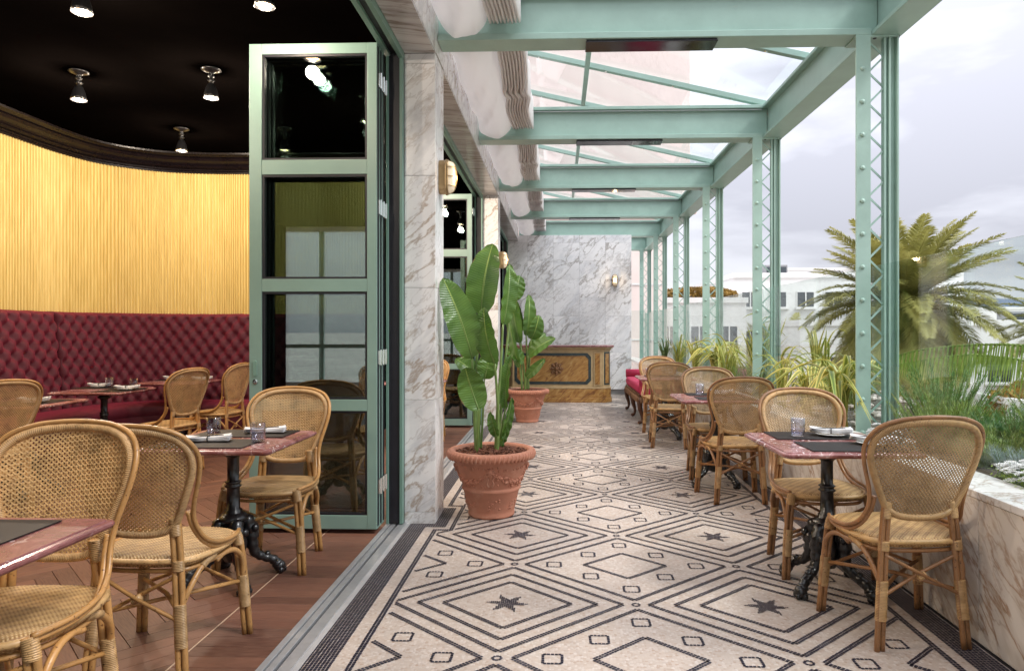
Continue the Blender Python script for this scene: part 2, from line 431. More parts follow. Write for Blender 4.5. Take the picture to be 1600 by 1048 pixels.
def leaf_mat(name, c1, c2, rough=0.35, vein=None, trans=0.25, uvveins=False, scale=8):
    m, nt, b, out = mat(name)
    v = coords(nt, rnd=3)
    n1 = nd(nt, 'ShaderNodeTexNoise', {'Vector': v, 'Scale': scale, 'Detail': 4})
    col = ramp(nt, n1.outputs['Fac'], [(0.3, c1), (0.7, c2)])
    if uvveins:
        uv = nd(nt, 'ShaderNodeUVMap')
        sp = nd(nt, 'ShaderNodeSeparateXYZ', {0: uv.outputs[0]})
        ab = nd(nt, 'ShaderNodeMath', {0: sp.outputs[0]}, operation='ABSOLUTE').outputs[0]
        ph = nd(nt, 'ShaderNodeMath', {0: ab, 1: 3.0}, operation='MULTIPLY').outputs[0]
        ph = nd(nt, 'ShaderNodeMath', {0: nd(nt, 'ShaderNodeMath', {0: sp.outputs[1], 1: 60.0}, operation='MULTIPLY').outputs[0], 1: ph}, operation='SUBTRACT').outputs[0]
        sn = nd(nt, 'ShaderNodeMath', {0: nd(nt, 'ShaderNodeMath', {0: ph, 1: 3.1}, operation='MULTIPLY').outputs[0]}, operation='SINE').outputs[0]
        f = nd(nt, 'ShaderNodeMapRange', {'Value': sn, 'From Min': 0.2, 'From Max': 1.0, 'To Min': 0.0, 'To Max': 0.16}).outputs[0]
        col = mixc(nt, f, col, tuple(x * 0.55 for x in c1))
        mr = ramp(nt, ab, [(0.03, (1, 1, 1)), (0.06, (0, 0, 0))])
        col = mixc(nt, mr, col, vein or (0.35, 0.45, 0.12))
        n5 = nd(nt, 'ShaderNodeTexNoise', {'Vector': v, 'Scale': 9, 'Detail': 5})
        eg = nd(nt, 'ShaderNodeMath', {0: ab, 1: nd(nt, 'ShaderNodeMath', {0: n5.outputs['Fac'], 1: 0.35}, operation='MULTIPLY').outputs[0]}, operation='ADD').outputs[0]
        er = ramp(nt, eg, [(0.575 * 2 - 0.0 if False else 0.97, (0, 0, 0)), (1.0, (0.9, 0.9, 0.9))])
        eg2 = nd(nt, 'ShaderNodeMapRange', {'Value': eg, 'From Min': 1.17, 'From Max': 1.22}).outputs[0]
        col = mixc(nt, eg2, col, (0.20, 0.13, 0.04))
        bump(nt, b, sn, 0.25, 0.004)
    nt.links.new(col, b.inputs['Base Color'])
    b.inputs['Roughness'].default_value = rough
    tr = nd(nt, 'ShaderNodeBsdfTranslucent', {'Color': col})
    mx = nd(nt, 'ShaderNodeMixShader', {0: trans, 1: b.outputs[0], 2: tr.outputs[0]})
    nt.links.new(mx.outputs[0], out.inputs['Surface'])
    return m
M_leaf = leaf_mat('banana_leaf_green', (0.058, 0.135, 0.022), (0.125, 0.24, 0.045), 0.3, (0.36, 0.48, 0.12), 0.25, True, 5)
M_stem = leaf_mat('green_leaf_stalk', (0.10, 0.17, 0.04), (0.20, 0.29, 0.08), 0.4, trans=0.05)
M_blade = leaf_mat('dark_strap_leaf', (0.06, 0.10, 0.025), (0.14, 0.19, 0.05), 0.4)
def varieg():
    m, nt, b, out = mat('variegated_strap_leaf')
    uv = nd(nt, 'ShaderNodeUVMap')
    sp = nd(nt, 'ShaderNodeSeparateXYZ', {0: uv.outputs[0]})
    ab = nd(nt, 'ShaderNodeMath', {0: sp.outputs[0]}, operation='ABSOLUTE').outputs[0]
    oi = nd(nt, 'ShaderNodeObjectInfo')
    col = ramp(nt, ab, [(0.0, (0.20, 0.24, 0.05)), (0.38, (0.30, 0.32, 0.06)), (0.55, (0.60, 0.54, 0.14)), (1.0, (0.72, 0.64, 0.24))])
    tn = ramp(nt, oi.outputs['Random'], [(0.0, (0.55, 0.75, 0.55)), (0.6, (0.95, 0.95, 0.8)), (1.0, (1.1, 1.0, 0.75))])
    col = mixc(nt, 1.0, col, tn, 'MULTIPLY')
    nt.links.new(col, b.inputs['Base Color'])
    b.inputs['Roughness'].default_value = 0.4
    tr = nd(nt, 'ShaderNodeBsdfTranslucent', {'Color': col})
    mx = nd(nt, 'ShaderNodeMixShader', {0: 0.3, 1: b.outputs[0], 2: tr.outputs[0]})
    nt.links.new(mx.outputs[0], out.inputs['Surface'])
    return m
M_varieg = varieg()
M_palm = leaf_mat('date_palm_leaflet', (0.20, 0.205, 0.055), (0.48, 0.45, 0.15), 0.5, scale=0.9, trans=0.3)
M_palm_dry = leaf_mat('dry_palm_leaflet', (0.26, 0.20, 0.07), (0.42, 0.32, 0.13), 0.6, scale=1.5)
M_trunk = simple('palm_trunk_bark', (0.16, 0.11, 0.07), 0.9, var=0.4, scale=6, bmp=0.8, bscale=12)
M_fern = leaf_mat('bright_feathery_foliage', (0.13, 0.21, 0.03), (0.34, 0.46, 0.09), 0.5, scale=14)
M_fern_dark = leaf_mat('deep_green_needle_foliage', (0.05, 0.15, 0.035), (0.17, 0.36, 0.09), 0.5, scale=14)
M_grey_leaf = leaf_mat('silver_blue_succulent', (0.16, 0.24, 0.22), (0.30, 0.38, 0.36), 0.5)
M_petal = simple('white_petal', (0.80, 0.80, 0.80), 0.6, var=0.04)
M_violet = simple('violet_petal', (0.16, 0.10, 0.22), 0.6, var=0.3)
M_hedge = leaf_mat('autumn_hedge_leaf', (0.22, 0.13, 0.03), (0.42, 0.26, 0.05), 0.6, scale=0.8)
M_shrub = leaf_mat('yellow_green_shrub_leaf', (0.10, 0.14, 0.03), (0.28, 0.28, 0.06), 0.6, scale=1.2)

def faux():
    m, nt, b, out = mat('golden_faux_marble')
    v = coords(nt, scale=(1, 1, 1))
    dv = Vector((0.75, 0, 0.66)).normalized()
    dot = nd(nt, 'ShaderNodeVectorMath', {0: v, 1: tuple(dv)}, operation='DOT_PRODUCT').outputs['Value']
    sc = nd(nt, 'ShaderNodeVectorMath', {0: tuple(dv * 0.75), 'Scale': dot}, operation='SCALE').outputs[0]
    p = nd(nt, 'ShaderNodeVectorMath', {0: v, 1: sc}, operation='SUBTRACT').outputs[0]
    n1 = nd(nt, 'ShaderNodeTexNoise', {'Vector': p, 'Scale': 22, 'Detail': 6, 'Distortion': 1.2})
    col = ramp(nt, n1.outputs['Fac'], [(0.30, (0.17, 0.065, 0.02)), (0.44, (0.33, 0.155, 0.04)), (0.56, (0.42, 0.225, 0.065)), (0.72, (0.52, 0.33, 0.13))])
    nt.links.new(col, b.inputs['Base Color'])
    b.inputs['Roughness'].default_value = 0.28
    return m
M_faux = faux()

def pane_mat(name, tint=(0.90, 0.96, 0.94), boost=1.0, base=0.03):
    m, nt, b, out = mat(name)
    nt.nodes.remove(b)
    lw = nd(nt, 'ShaderNodeLayerWeight', {'Blend': 0.5})
    fr = nd(nt, 'ShaderNodeMath', {0: lw.outputs['Facing'], 1: 5.0}, operation='POWER')
    fm = nd(nt, 'ShaderNodeMath', {0: fr.outputs[0], 1: boost * 0.96}, operation='MULTIPLY')
    fa = nd(nt, 'ShaderNodeMath', {0: fm.outputs[0], 1: base}, operation='ADD', use_clamp=True)
    tr = nd(nt, 'ShaderNodeBsdfTransparent', {'Color': rgb(tint)})
    gl = nd(nt, 'ShaderNodeBsdfGlossy', {'Color': (0.95, 0.97, 0.97, 1), 'Roughness': 0.0})
    mx = nd(nt, 'ShaderNodeMixShader', {0: fa.outputs[0], 1: tr.outputs[0], 2: gl.outputs[0]})
    nt.links.new(mx.outputs[0], out.inputs['Surface'])
    return m
M_pane = pane_mat('balustrade_glass', (0.93, 0.965, 0.95), 0.8, 0.035)
M_pane_door = pane_mat('door_glass', (0.68, 0.74, 0.72), 1.0, 0.15)
M_pane_roof = pane_mat('roof_glass', (0.97, 0.975, 0.98), 0.7, 0.03)
def tumbler():
    m, nt, b, out = mat('clear_tumbler_glass')
    nt.nodes.remove(b)
    lw = nd(nt, 'ShaderNodeLayerWeight', {'Blend': 0.5})
    fr = nd(nt, 'ShaderNodeMath', {0: lw.outputs['Facing'], 1: 2.6}, operation='POWER')
    fa = nd(nt, 'ShaderNodeMath', {0: nd(nt, 'ShaderNodeMath', {0: fr.outputs[0], 1: 0.8}, operation='MULTIPLY').outputs[0], 1: 0.07}, operation='ADD', use_clamp=True)
    tr = nd(nt, 'ShaderNodeBsdfTransparent', {'Color': (0.92, 0.92, 0.95, 1)})
    gl = nd(nt, 'ShaderNodeBsdfGlossy', {'Color': (0.97, 0.97, 1, 1), 'Roughness': 0.03})
    mx = nd(nt, 'ShaderNodeMixShader', {0: fa.outputs[0], 1: tr.outputs[0], 2: gl.outputs[0]})
    nt.links.new(mx.outputs[0], out.inputs['Surface'])
    return m
M_tumbler = tumbler()
def emis(name, c, s):
    m, nt, b, out = mat(name)
    b.inputs['Base Color'].default_value = rgb(c)
    b.inputs['Emission Color'].default_value = rgb(c)
    b.inputs['Emission Strength'].default_value = s
    return m
M_bulb = emis('warm_lit_bulb', (1.0, 0.66, 0.36), 9)
M_lampglass = emis('lit_frosted_lamp_glass', (0.70, 0.58, 0.42), 0.2)

# ------------------------------------------------------------ mesh building helpers
class M:
    def __init__(s, uv=False):
        s.v = []; s.f = []; s.uv = []; s.wantuv = uv
    def add(s, vs, fs, uvs=None):
        o = len(s.v)
        s.v += [tuple(p) for p in vs]
        for k, f in enumerate(fs):
            s.f.append(tuple(i + o for i in f))
            s.uv.append(uvs[k] if uvs else None)
        return s
    def box(s, x0, x1, y0, y1, z0, z1):
        if x0 > x1: x0, x1 = x1, x0
        if y0 > y1: y0, y1 = y1, y0
        if z0 > z1: z0, z1 = z1, z0
        vs = [(x0, y0, z0), (x1, y0, z0), (x1, y1, z0), (x0, y1, z0), (x0, y0, z1), (x1, y0, z1), (x1, y1, z1), (x0, y1, z1)]
        return s.add(vs, [(0, 3, 2, 1), (4, 5, 6, 7), (0, 1, 5, 4), (1, 2, 6, 5), (2, 3, 7, 6), (3, 0, 4, 7)])
    def prism(s, poly, z0, z1, axis='z'):
        n = len(poly)
        def P(a, b, c):
            return {'z': (a, b, c), 'y': (a, c, b), 'x': (c, a, b)}[axis]
        vs = [P(a, b, z0) for a, b in poly] + [P(a, b, z1) for a, b in poly]
        fs = [tuple(reversed(range(n))), tuple(range(n, 2 * n))]
        fs += [(i, (i + 1) % n, n + (i + 1) % n, n + i) for i in range(n)]
        return s.add(vs, fs)
    def tube(s, path, r, n=8, closed=False, flat=1.0, up=None, cap=True):
        P = [Vector(p) for p in path]
        m = len(P)
        rr = r if isinstance(r, (list, tuple, np.ndarray)) else [r] * m
        vs = []
        prev = None
        for i in range(m):
            if closed:
                t = P[(i + 1) % m] - P[i - 1]
            else:
                t = P[min(i + 1, m - 1)] - P[max(i - 1, 0)]
            if t.length < 1e-9: t = Vector((0, 0, 1))
            t.normalize()
            if prev is None:
                a = Vector(up) if up else (Vector((0, 0, 1)) if abs(t.z) < 0.9 else Vector((0, 1, 0)))
                nrm = (a - t * a.dot(t)).normalized()
            else:
                nrm = (prev - t * prev.dot(t))
                nrm = nrm.normalized() if nrm.length > 1e-6 else prev
            prev = nrm
            bn = t.cross(nrm)
            for k in range(n):
                a = 2 * PI * k / n
                vs.append(P[i] + (nrm * math.cos(a) * flat + bn * math.sin(a)) * rr[i])
        fs = []; uvs = []; cl = 0.0
        for i in range(m if closed else m - 1):
            j = (i + 1) % m
            c2 = cl + (P[j] - P[i]).length
            for k in range(n):
                fs.append((i * n + k, i * n + (k + 1) % n, j * n + (k + 1) % n, j * n + k))
                uvs.append([(k / n, cl), ((k + 1) / n, cl), ((k + 1) / n, c2), (k / n, c2)])
            cl = c2
        if cap and not closed:
            fs.append(tuple(reversed(range(n)))); uvs.append([(0, 0)] * n)
            fs.append(tuple(range((m - 1) * n, m * n))); uvs.append([(0, 0)] * n)
        return s.add(vs, fs, uvs if s.wantuv else None)
    def lathe(s, prof, n=24, c=(0, 0, 0), wob=None, sx=1.0, sy=1.0):
        vs = []
        for i, (r, z) in enumerate(prof):
            for k in range(n):
                a = 2 * PI * k / n
                q = r * (wob(a, z) if wob else 1)
                vs.append((c[0] + q * math.cos(a) * sx, c[1] + q * math.sin(a) * sy, c[2] + z))
        m = len(prof)
        fs = []
        for i in range(m - 1):
            for k in range(n):
                fs.append((i * n + k, i * n + (k + 1) % n, (i + 1) * n + (k + 1) % n, (i + 1) * n + k))
        if prof[0][0] > 1e-6: fs.append(tuple(reversed(range(n))))
        if prof[-1][0] > 1e-6: fs.append(tuple(range((m - 1) * n, m * n)))
        return s.add(vs, fs)
    def ball(s, c, r, n=8, m=6, sz=(1, 1, 1)):
        prof = [(max(0.0, r * math.sin(PI * i / m)), -r * math.cos(PI * i / m)) for i in range(m + 1)]
        o = len(s.v)
        t = M().lathe(prof, n)
        vs = [(c[0] + x * sz[0], c[1] + y * sz[1], c[2] + z * sz[2]) for x, y, z in t.v]
        return s.add(vs, t.f)
    def ext(s, o, loc=(0, 0, 0), rz=0.0, sc=1.0):
        ca, sa = math.cos(rz), math.sin(rz)
        s.add([(loc[0] + (x * ca - y * sa) * sc, loc[1] + (x * sa + y * ca) * sc, loc[2] + z * sc) for x, y, z in o.v], o.f, o.uv)
        return s
    def mesh(s, name, smooth=False):
        me = bpy.data.meshes.new(name)
        me.from_pydata(s.v, [], s.f)
        if any(u is not None for u in s.uv):
            ul = me.uv_layers.new(name='UVMap')
            arr = []
            for f, u in zip(s.f, s.uv):
                arr += list(u) if u is not None else [(0, 0)] * len(f)
            ul.data.foreach_set('uv', np.array(arr, dtype=np.float32).ravel())
        if smooth:
            me.polygons.foreach_set('use_smooth', [True] * len(me.polygons))
        me.update()
        return me

def catmull(pts, per=8, closed=False):
    P = [Vector(p) for p in pts]
    n = len(P)
    out = []
    rngi = range(n) if closed else range(n - 1)
    for i in rngi:
        p0 = P[(i - 1) % n] if closed or i > 0 else P[0] * 2 - P[1]
        p1 = P[i]; p2 = P[(i + 1) % n]
        p3 = P[(i + 2) % n] if closed or i + 2 < n else P[-1] * 2 - P[-2]
        for k in range(per):
            t = k / per
            out.append(0.5 * ((2 * p1) + (p2 - p0) * t + (2 * p0 - 5 * p1 + 4 * p2 - p3) * t * t + (3 * p1 - p0 - 3 * p2 + p3) * t ** 3))
    if not closed: out.append(P[-1])
    return out
def resample(path, step, closed=False):
    P = [Vector(p) for p in path]
    if closed: P = P + [P[0]]
    d = [0]
    for a, b in zip(P, P[1:]): d.append(d[-1] + (b - a).length)
    n = max(2, int(round(d[-1] / step)))
    out = []; j = 0
    for i in range(n + (0 if closed else 1)):
        t = d[-1] * i / n
        while j < len(d) - 2 and d[j + 1] < t: j += 1
        w = (t - d[j]) / max(1e-9, d[j + 1] - d[j])
        out.append(P[j].lerp(P[j + 1], min(1, max(0, w))))
    return out

def obj(name, me, mt, parent=None, loc=None, rot=None, smooth=False, bevel=0.0, kind=None, label=None, world=True, scale=None):
    if isinstance(me, M):
        me = me.mesh(name, smooth)
    if mt is not None and not me.materials:
        me.materials.append(mt)
    o = bpy.data.objects.new(name, me)
    COL.objects.link(o)
    if parent is not None:
        o.parent = parent
        if world and 'base' in parent:
            b = parent['base']
            o.matrix_parent_inverse = Matrix.Translation((-b[0], -b[1], -b[2]))
    if loc is not None: o.location = loc
    if rot is not None: o.rotation_euler = rot
    if scale is not None: o.scale = scale
    if bevel:
        md = o.modifiers.new('bevel', 'BEVEL')
        md.width = bevel; md.segments = 2; md.limit_method = 'ANGLE'; md.angle_limit = R(40)
    if kind: o['kind'] = kind
    if label: o['label'] = label
    return o
def tag(o, label, cat, group=None):
    o['label'] = label; o['category'] = cat
    if group: o['group'] = group
    return o
def thing(name, label, cat, loc=(0, 0, 0), rz=0.0, group=None, base=None):
    """Empty at the thing's base.  base given: parts are written in world coordinates."""
    o = bpy.data.objects.new(name, None)
    COL.objects.link(o)
    o.empty_display_size = 0.1
    if base is not None:
        o.location = base
        o['base'] = base
    else:
        o.location = loc
        o.rotation_euler = (0, 0, rz)
    return tag(o, label, cat, group)
def dup(root, loc, rz=0.0, label=None, group=None, scale=None):
    def cp(o, par):
        c = o.copy(); COL.objects.link(c)
        if par is not None: c.parent = par
        for ch in kids.get(o.name, []): cp(ch, c)
        return c
    kids = {}
    def walk(o):
        kids[o.name] = list(o.children)
        for c in o.children: walk(c)
    walk(root)
    r = cp(root, None)
    r.location = loc; r.rotation_euler = (0, 0, rz)
    if scale: r.scale = (scale,) * 3
    if label: r['label'] = label
    if group: r['group'] = group
    return r
# ------------------------------------------------------------ the setting
XT, XJ, XP, XW = -1.157, -1.04, -0.83, 1.74
ZS, ZB, ZTOP = 3.175, 3.29, 3.63
PILS = [4.587 + 4.83 * k for k in (-2, -1, 0, 1)]
PD = 0.34
YB = 14.15
BEAMS = [4.756 + 2.44 * k for k in (-4, -3, -2, -1, 0, 1, 2, 3, 4, 5)]
ROOFY0, ROOFY1 = -5.0, 16.9

def structure(name, m, mt, **k):
    o = obj(name, m, mt, kind='structure', **k)
    return o
g = M(); n = 60
structure('ground', M().add([(-2500, -2500, -5.6), (2500, -2500, -5.6), (2500, 2500, -5.6), (-2500, 2500, -5.6)], [(0, 1, 2, 3)]), M_ground)
structure('terrace_slab', M().box(-8, 3.75, -8, 19, -5.5, -0.06), M_whitewall)

# mosaic floor
floor = structure('mosaic_floor', M().box(XJ + 0.045, XW, -5.2, YB, -0.05, 0.0), M_mosaic)
def d_left(x, y):
    best = x + 1.0
    for p in PILS:
        dx = max(x - XP, 0.0)
        dy = max(p - y, y - (p + PD), 0.0)
        best = min(best, max(dx, dy) * 1.45 if (dx > 0 or dy > 0) else -1)
    return best
def d_all(x, y):
    return min(d_left(x, y), XW - 0.012 - x, YB - y)
TP = 0.0150
tess = M()
TZ = 0.0022
def tile(cx, cy, ax, ay, hl, hw):
    j = random.uniform(-0.0007, 0.0007)
    cx += j; cy -= j
    bx, by = -ay, ax
    hl *= random.uniform(0.9, 1.04); hw *= random.uniform(0.92, 1.03)
    vs = [(cx + ax * hl * sx + bx * hw * sy, cy + ay * hl * sx + by * hw * sy, TZ) for sx, sy in ((-1, -1), (1, -1), (1, 1), (-1, 1))]
    tess.add(vs, [(0, 1, 2, 3)])
# border bands, tile by tile
ny = int((YB + 1.5) / TP)
for iy in range(ny):
    y = -1.5 + iy * TP
    for ix in range(0, 32):
        x = -0.994 + ix * TP
        d = d_left(x, y)
        if (0.0 < d < 0.112) or (0.172 < d < 0.214):
            if YB - y > d: tile(x, y, 1, 0, 0.0062, 0.0062)
    for ix in range(0, 16):
        x = XW - 0.018 - ix * TP
        d = XW - 0.012 - x
        if (0.0 < d < 0.112) or (0.158 < d < 0.187):
            if YB - y > d: tile(x, y, 1, 0, 0.0062, 0.0062)
for ix in range(int(2.55 / TP)):
    x = -0.9 + ix * TP
    for iy in range(16):
        y = YB - 0.01 - iy * TP
        d = YB - y
        if ((d < 0.035) or (0.172 < d < 0.214)) and d_left(x, y) > d and XW - x > d: tile(x, y, 1, 0, 0.0062, 0.0062)
# diamonds
CW, CL, CX0, CY0 = 1.2264, 1.0985, -0.2437, 3.2595
def in_field(x, y):
    return d_left(x, y) > 0.222 and XW - 0.012 - x > 0.195 and YB - y > 0.222 and y > -1.4
def line_tiles(p, q, rows=2, hl=0.0063, hw=0.0052):
    dx, dy = q[0] - p[0], q[1] - p[1]
    Ln = math.hypot(dx, dy)
    if Ln < 1e-6: return
    dx /= Ln; dy /= Ln
    k = max(1, int(round(Ln / TP)))
    st = Ln / k
    for i in range(k):
        for r_ in range(rows):
            o_ = (r_ - (rows - 1) / 2) * 0.0132
            x = p[0] + dx * st * (i + 0.5) - dy * o_; y = p[1] + dy * st * (i + 0.5) + dx * o_
            if in_field(x, y): tile(x, y, dx, dy, hl, hw)
def rhomb(cx, cy, t):
    a, b_ = CW / 2 * t, CL / 2 * t
    v = [(cx + a, cy), (cx, cy + b_), (cx - a, cy), (cx, cy - b_)]
    for i in range(4): line_tiles(v[i], v[(i + 1) % 4])
def square(cx, cy, s=0.038):
    v = [(cx - s, cy - s), (cx + s, cy - s), (cx + s, cy + s), (cx - s, cy + s)]
    for i in range(4): line_tiles(v[i], v[(i + 1) % 4], 1, 0.0062, 0.0058)
def in_hex(x, y, r_):
    def tri(x, y, s):
        for k in range(3):
            a = PI / 6 * 0 + s + k * 2 * PI / 3
            if x * math.cos(a) + y * math.sin(a) > r_ / 2: return False
        return True
    q = math.hypot(x, y)
    if q > r_: return False
    a = math.atan2(y, x) + 0.12
    d = abs((a / (PI / 3)) - round(a / (PI / 3))) * (PI / 3)
    # star edge from tip (r_, 0) to notch (0.44 r_, 30 deg)
    nx_, ny_ = 0.37 * r_ * math.cos(PI / 6), 0.37 * r_ * math.sin(PI / 6)
    px, py = q * math.cos(d), q * math.sin(d)
    return (nx_ - r_) * py - ny_ * (px - r_) >= 0 or False
for i in range(-2, 3):
    for j in range(-5, 12):
        cx, cy = CX0 + i * CW, CY0 + j * CL
        for t in (0.5, 0.70, 0.90): rhomb(cx, cy, t)
        sp = 0.0096
        for a in range(-13, 14):
            for b_ in range(-13, 14):
                x, y = a * sp, b_ * sp
                if in_hex(x, y, 0.116) and in_field(cx + x, cy + y):
                    tile(cx + x, cy + y, 0.97, 0.24, 0.0041, 0.0039)
        wx, wy = cx + CW / 2, cy + CL / 2
        rhomb(wx, wy, 0.90); rhomb(wx, wy, 0.37)
        for k in range(8):
            a, b_ = [(0.64, 0), (0, 0.64), (-0.64, 0), (0, -0.64), (0.32, 0.32), (-0.32, 0.32), (-0.32, -0.32), (0.32, -0.32)][k]
            square(wx + a * CW / 2, wy + b_ * CL / 2)
        for (jx, jy) in ((cx + CW / 2, cy), (cx, cy + CL / 2)):
            for k in range(8):
                aa = k * PI / 4
                x, y = jx + 0.017 * math.cos(aa), jy + 0.017 * math.sin(aa)
                if in_field(x, y): tile(x, y, -math.sin(aa), math.cos(aa), 0.0062, 0.0055)
obj('tessera', tess, M_tess, floor, kind='stuff', world=False)

# dining floor: herringbone of oak planks, straight border along the doors
dfl = structure('dining_floor', M().box(-6.2, XT, -5.2, YB, -0.06, -0.012), M_gasket)
PW, PLn = 0.088, 0.44
def plank_shape(L_, W_, u0=0.0, v0=0.0):
    m_ = M(); g_ = 0.0009; c_ = 0.0016
    x0, x1, y0, y1 = -L_ / 2 + g_, L_ / 2 - g_, -W_ / 2 + g_, W_ / 2 - g_
    a = [(x0, y0, -0.012), (x1, y0, -0.012), (x1, y1, -0.012), (x0, y1, -0.012)]
    b_ = [(x0, y0, -c_), (x1, y0, -c_), (x1, y1, -c_), (x0, y1, -c_)]
    t_ = [(x0 + c_, y0 + c_, 0), (x1 - c_, y0 + c_, 0), (x1 - c_, y1 - c_, 0), (x0 + c_, y1 - c_, 0)]
    vs = a + b_ + t_
    fs = [(8, 9, 10, 11)]
    for k in range(4):
        fs.append((4 + k, 4 + (k + 1) % 4, 8 + (k + 1) % 4, 8 + k)); fs.append((k, (k + 1) % 4, 4 + (k + 1) % 4, 4 + k))
    uvs = [[(vs[i][0] + u0, vs[i][1] + v0) for i in f] for f in fs]
    return m_.add(vs, fs, uvs)
def clip_poly(poly, xmax):
    out = []
    for i in range(len(poly)):
        a, b_ = poly[i - 1], poly[i]
        ina, inb = a[0] <= xmax, b_[0] <= xmax
        if ina != inb:
            t = (xmax - a[0]) / (b_[0] - a[0]); out.append((xmax, a[1] + (b_[1] - a[1]) * t))
        if inb: out.append(b_)
    return out
full_plank = plank_shape(PLn, PW).mesh('oak_plank'); full_plank.materials.append(M_plank)
XS = -1.503
bl = -XS + XT - 0.003
border_plank = plank_shape(abs(XT - XS) - 0.005, PW).mesh('border_plank'); border_plank.materials.append(M_plank)
rest = M(); planks = []
def add_cut(cx, cy, ang):
    ca, sa = math.cos(ang), math.sin(ang)
    g_ = 0.0012
    loc = [(-PLn / 2 + g_, -PW / 2 + g_), (PLn / 2 - g_, -PW / 2 + g_), (PLn / 2 - g_, PW / 2 - g_), (-PLn / 2 + g_, PW / 2 - g_)]
    w = [(cx + x * ca - y * sa, cy + x * sa + y * ca) for x, y in loc]
    c_ = clip_poly(w, XS - 0.003)
    if len(c_) < 3: return None
    return c_
cand = []
for a in range(-60, 60):
    for b_ in range(-30, 30):
        # herringbone lattice in a 45 degree frame
        # pair of planks: horizontal at (0,0), vertical beside it; steps (PW,PW) and (PLn,-PLn)
        ux = a * PW + b_ * PLn; uy = a * PW - b_ * PLn
        for kind_ in (0, 1):
            if kind_ == 0: px, py, an = ux + PLn / 2, uy + PW / 2, 0.0
            else: px, py, an = ux + PLn + PW / 2 - 0.0, uy + PW - PLn / 2 + 0.0, PI / 2
            X = (px - py) / math.sqrt(2) - 3.0; Y = (px + py) / math.sqrt(2) + 3.0
            if X < -6.0 or X > XS + 0.3 or Y < 0.3 or Y > 13.6: continue
            cand.append((X, Y, an + PI / 4))
vis = sorted(cand, key=lambda c: math.hypot(c[0] + 1.2, c[1] - 2.2))
count = 0
for X, Y, an in vis:
    c_ = add_cut(X, Y, an)
    if c_ is None: continue
    cut = len(c_) != 4 or max(p[0] for p in c_) > XS - 0.004
    if Y < 1.2 or Y > 9: cut2 = True
    if count < 215 and Y > 1.3:
        count += 1
        if not cut:
            o = obj('plank', full_plank, None, dfl, loc=(X, Y, random.uniform(-0.0006, 0.0004)), rot=(0, 0, an), world=False)
        else:
            m_ = M()
            nn = len(c_)
            vs = [(x, y, -0.012) for x, y in c_] + [(x, y, 0.0) for x, y in c_]
            fs = [tuple(range(nn, 2 * nn))] + [(i, (i + 1) % nn, nn + (i + 1) % nn, nn + i) for i in range(nn)]
            ca, sa = math.cos(-an), math.sin(-an)
            uvs = [[((vs[i][0] - X) * ca - (vs[i][1] - Y) * sa, (vs[i][0] - X) * sa + (vs[i][1] - Y) * ca) for i in f] for f in fs]
            obj('plank', m_.add(vs, fs, uvs), M_plank, dfl, world=False)
    else:
        nn = len(c_)
        vs = [(x, y, -0.012) for x, y in c_] + [(x, y, 0.0) for x, y in c_]
        fs = [tuple(range(nn, 2 * nn))] + [(i, (i + 1) % nn, nn + (i + 1) % nn, nn + i) for i in range(nn)]
        ca, sa = math.cos(-an), math.sin(-an); u0 = random.randint(1, 200) * 40 + 8; v0 = random.randint(0, 50) * 40 + 8
        uvs = [[((vs[i][0] - X) * ca - (vs[i][1] - Y) * sa + u0, (vs[i][0] - X) * sa + (vs[i][1] - Y) * ca + v0) for i in f] for f in fs]
        rest.add(vs, fs, uvs)
y = 1.5; k = 0
xc = (XS + XT) / 2
while y < 13.9:
    if k < 84:
        obj('plank', border_plank, None, dfl, loc=(xc, y, random.uniform(-0.0005, 0.0003)), world=False)
    else:
        rest.ext(plank_shape(abs(XT - XS) - 0.005, PW, random.randint(1, 200) * 40 + 8, 8), (xc, y, 0))
    y += PW; k += 1
obj('far_plank', rest, M_plank, dfl, kind='stuff', world=False)
obj('inlay_strip', M().box(XS - 0.0025, XS + 0.0015, 0.3, 13.8, -0.01, 0.0006), M_inlay, dfl, world=False)

# sliding door track in the floor
trk = thing('door_track', 'long silver aluminium door track set flush between the oak planks and the mosaic', 'door track', base=(-1.08, -5, 0))
obj('rail', M().box(XT + 0.002, XT + 0.030, -5, YB - 0.01, -0.05, 0.009).box(XT + 0.036, XT + 0.066, -5, YB - 0.01, -0.05, 0.005), M_steel, trk, bevel=0.002)
obj('slot', M().box(XT + 0.066, XT + 0.082, -5, YB - 0.01, -0.05, -0.012).box(XT + 0.030, XT + 0.036, -5, YB - 0.01, -0.05, -0.008), M_gasket, trk)
obj('rail', M().box(XT + 0.082, XT + 0.135, -5, YB - 0.01, -0.05, 0.006), M_steel, trk, bevel=0.002)
obj('threshold_strip', M().box(XT + 0.135, XJ + 0.045, -5, YB - 0.01, -0.05, 0.003), simple('pale_stone_strip', (0.42, 0.41, 0.41), 0.4), trk)

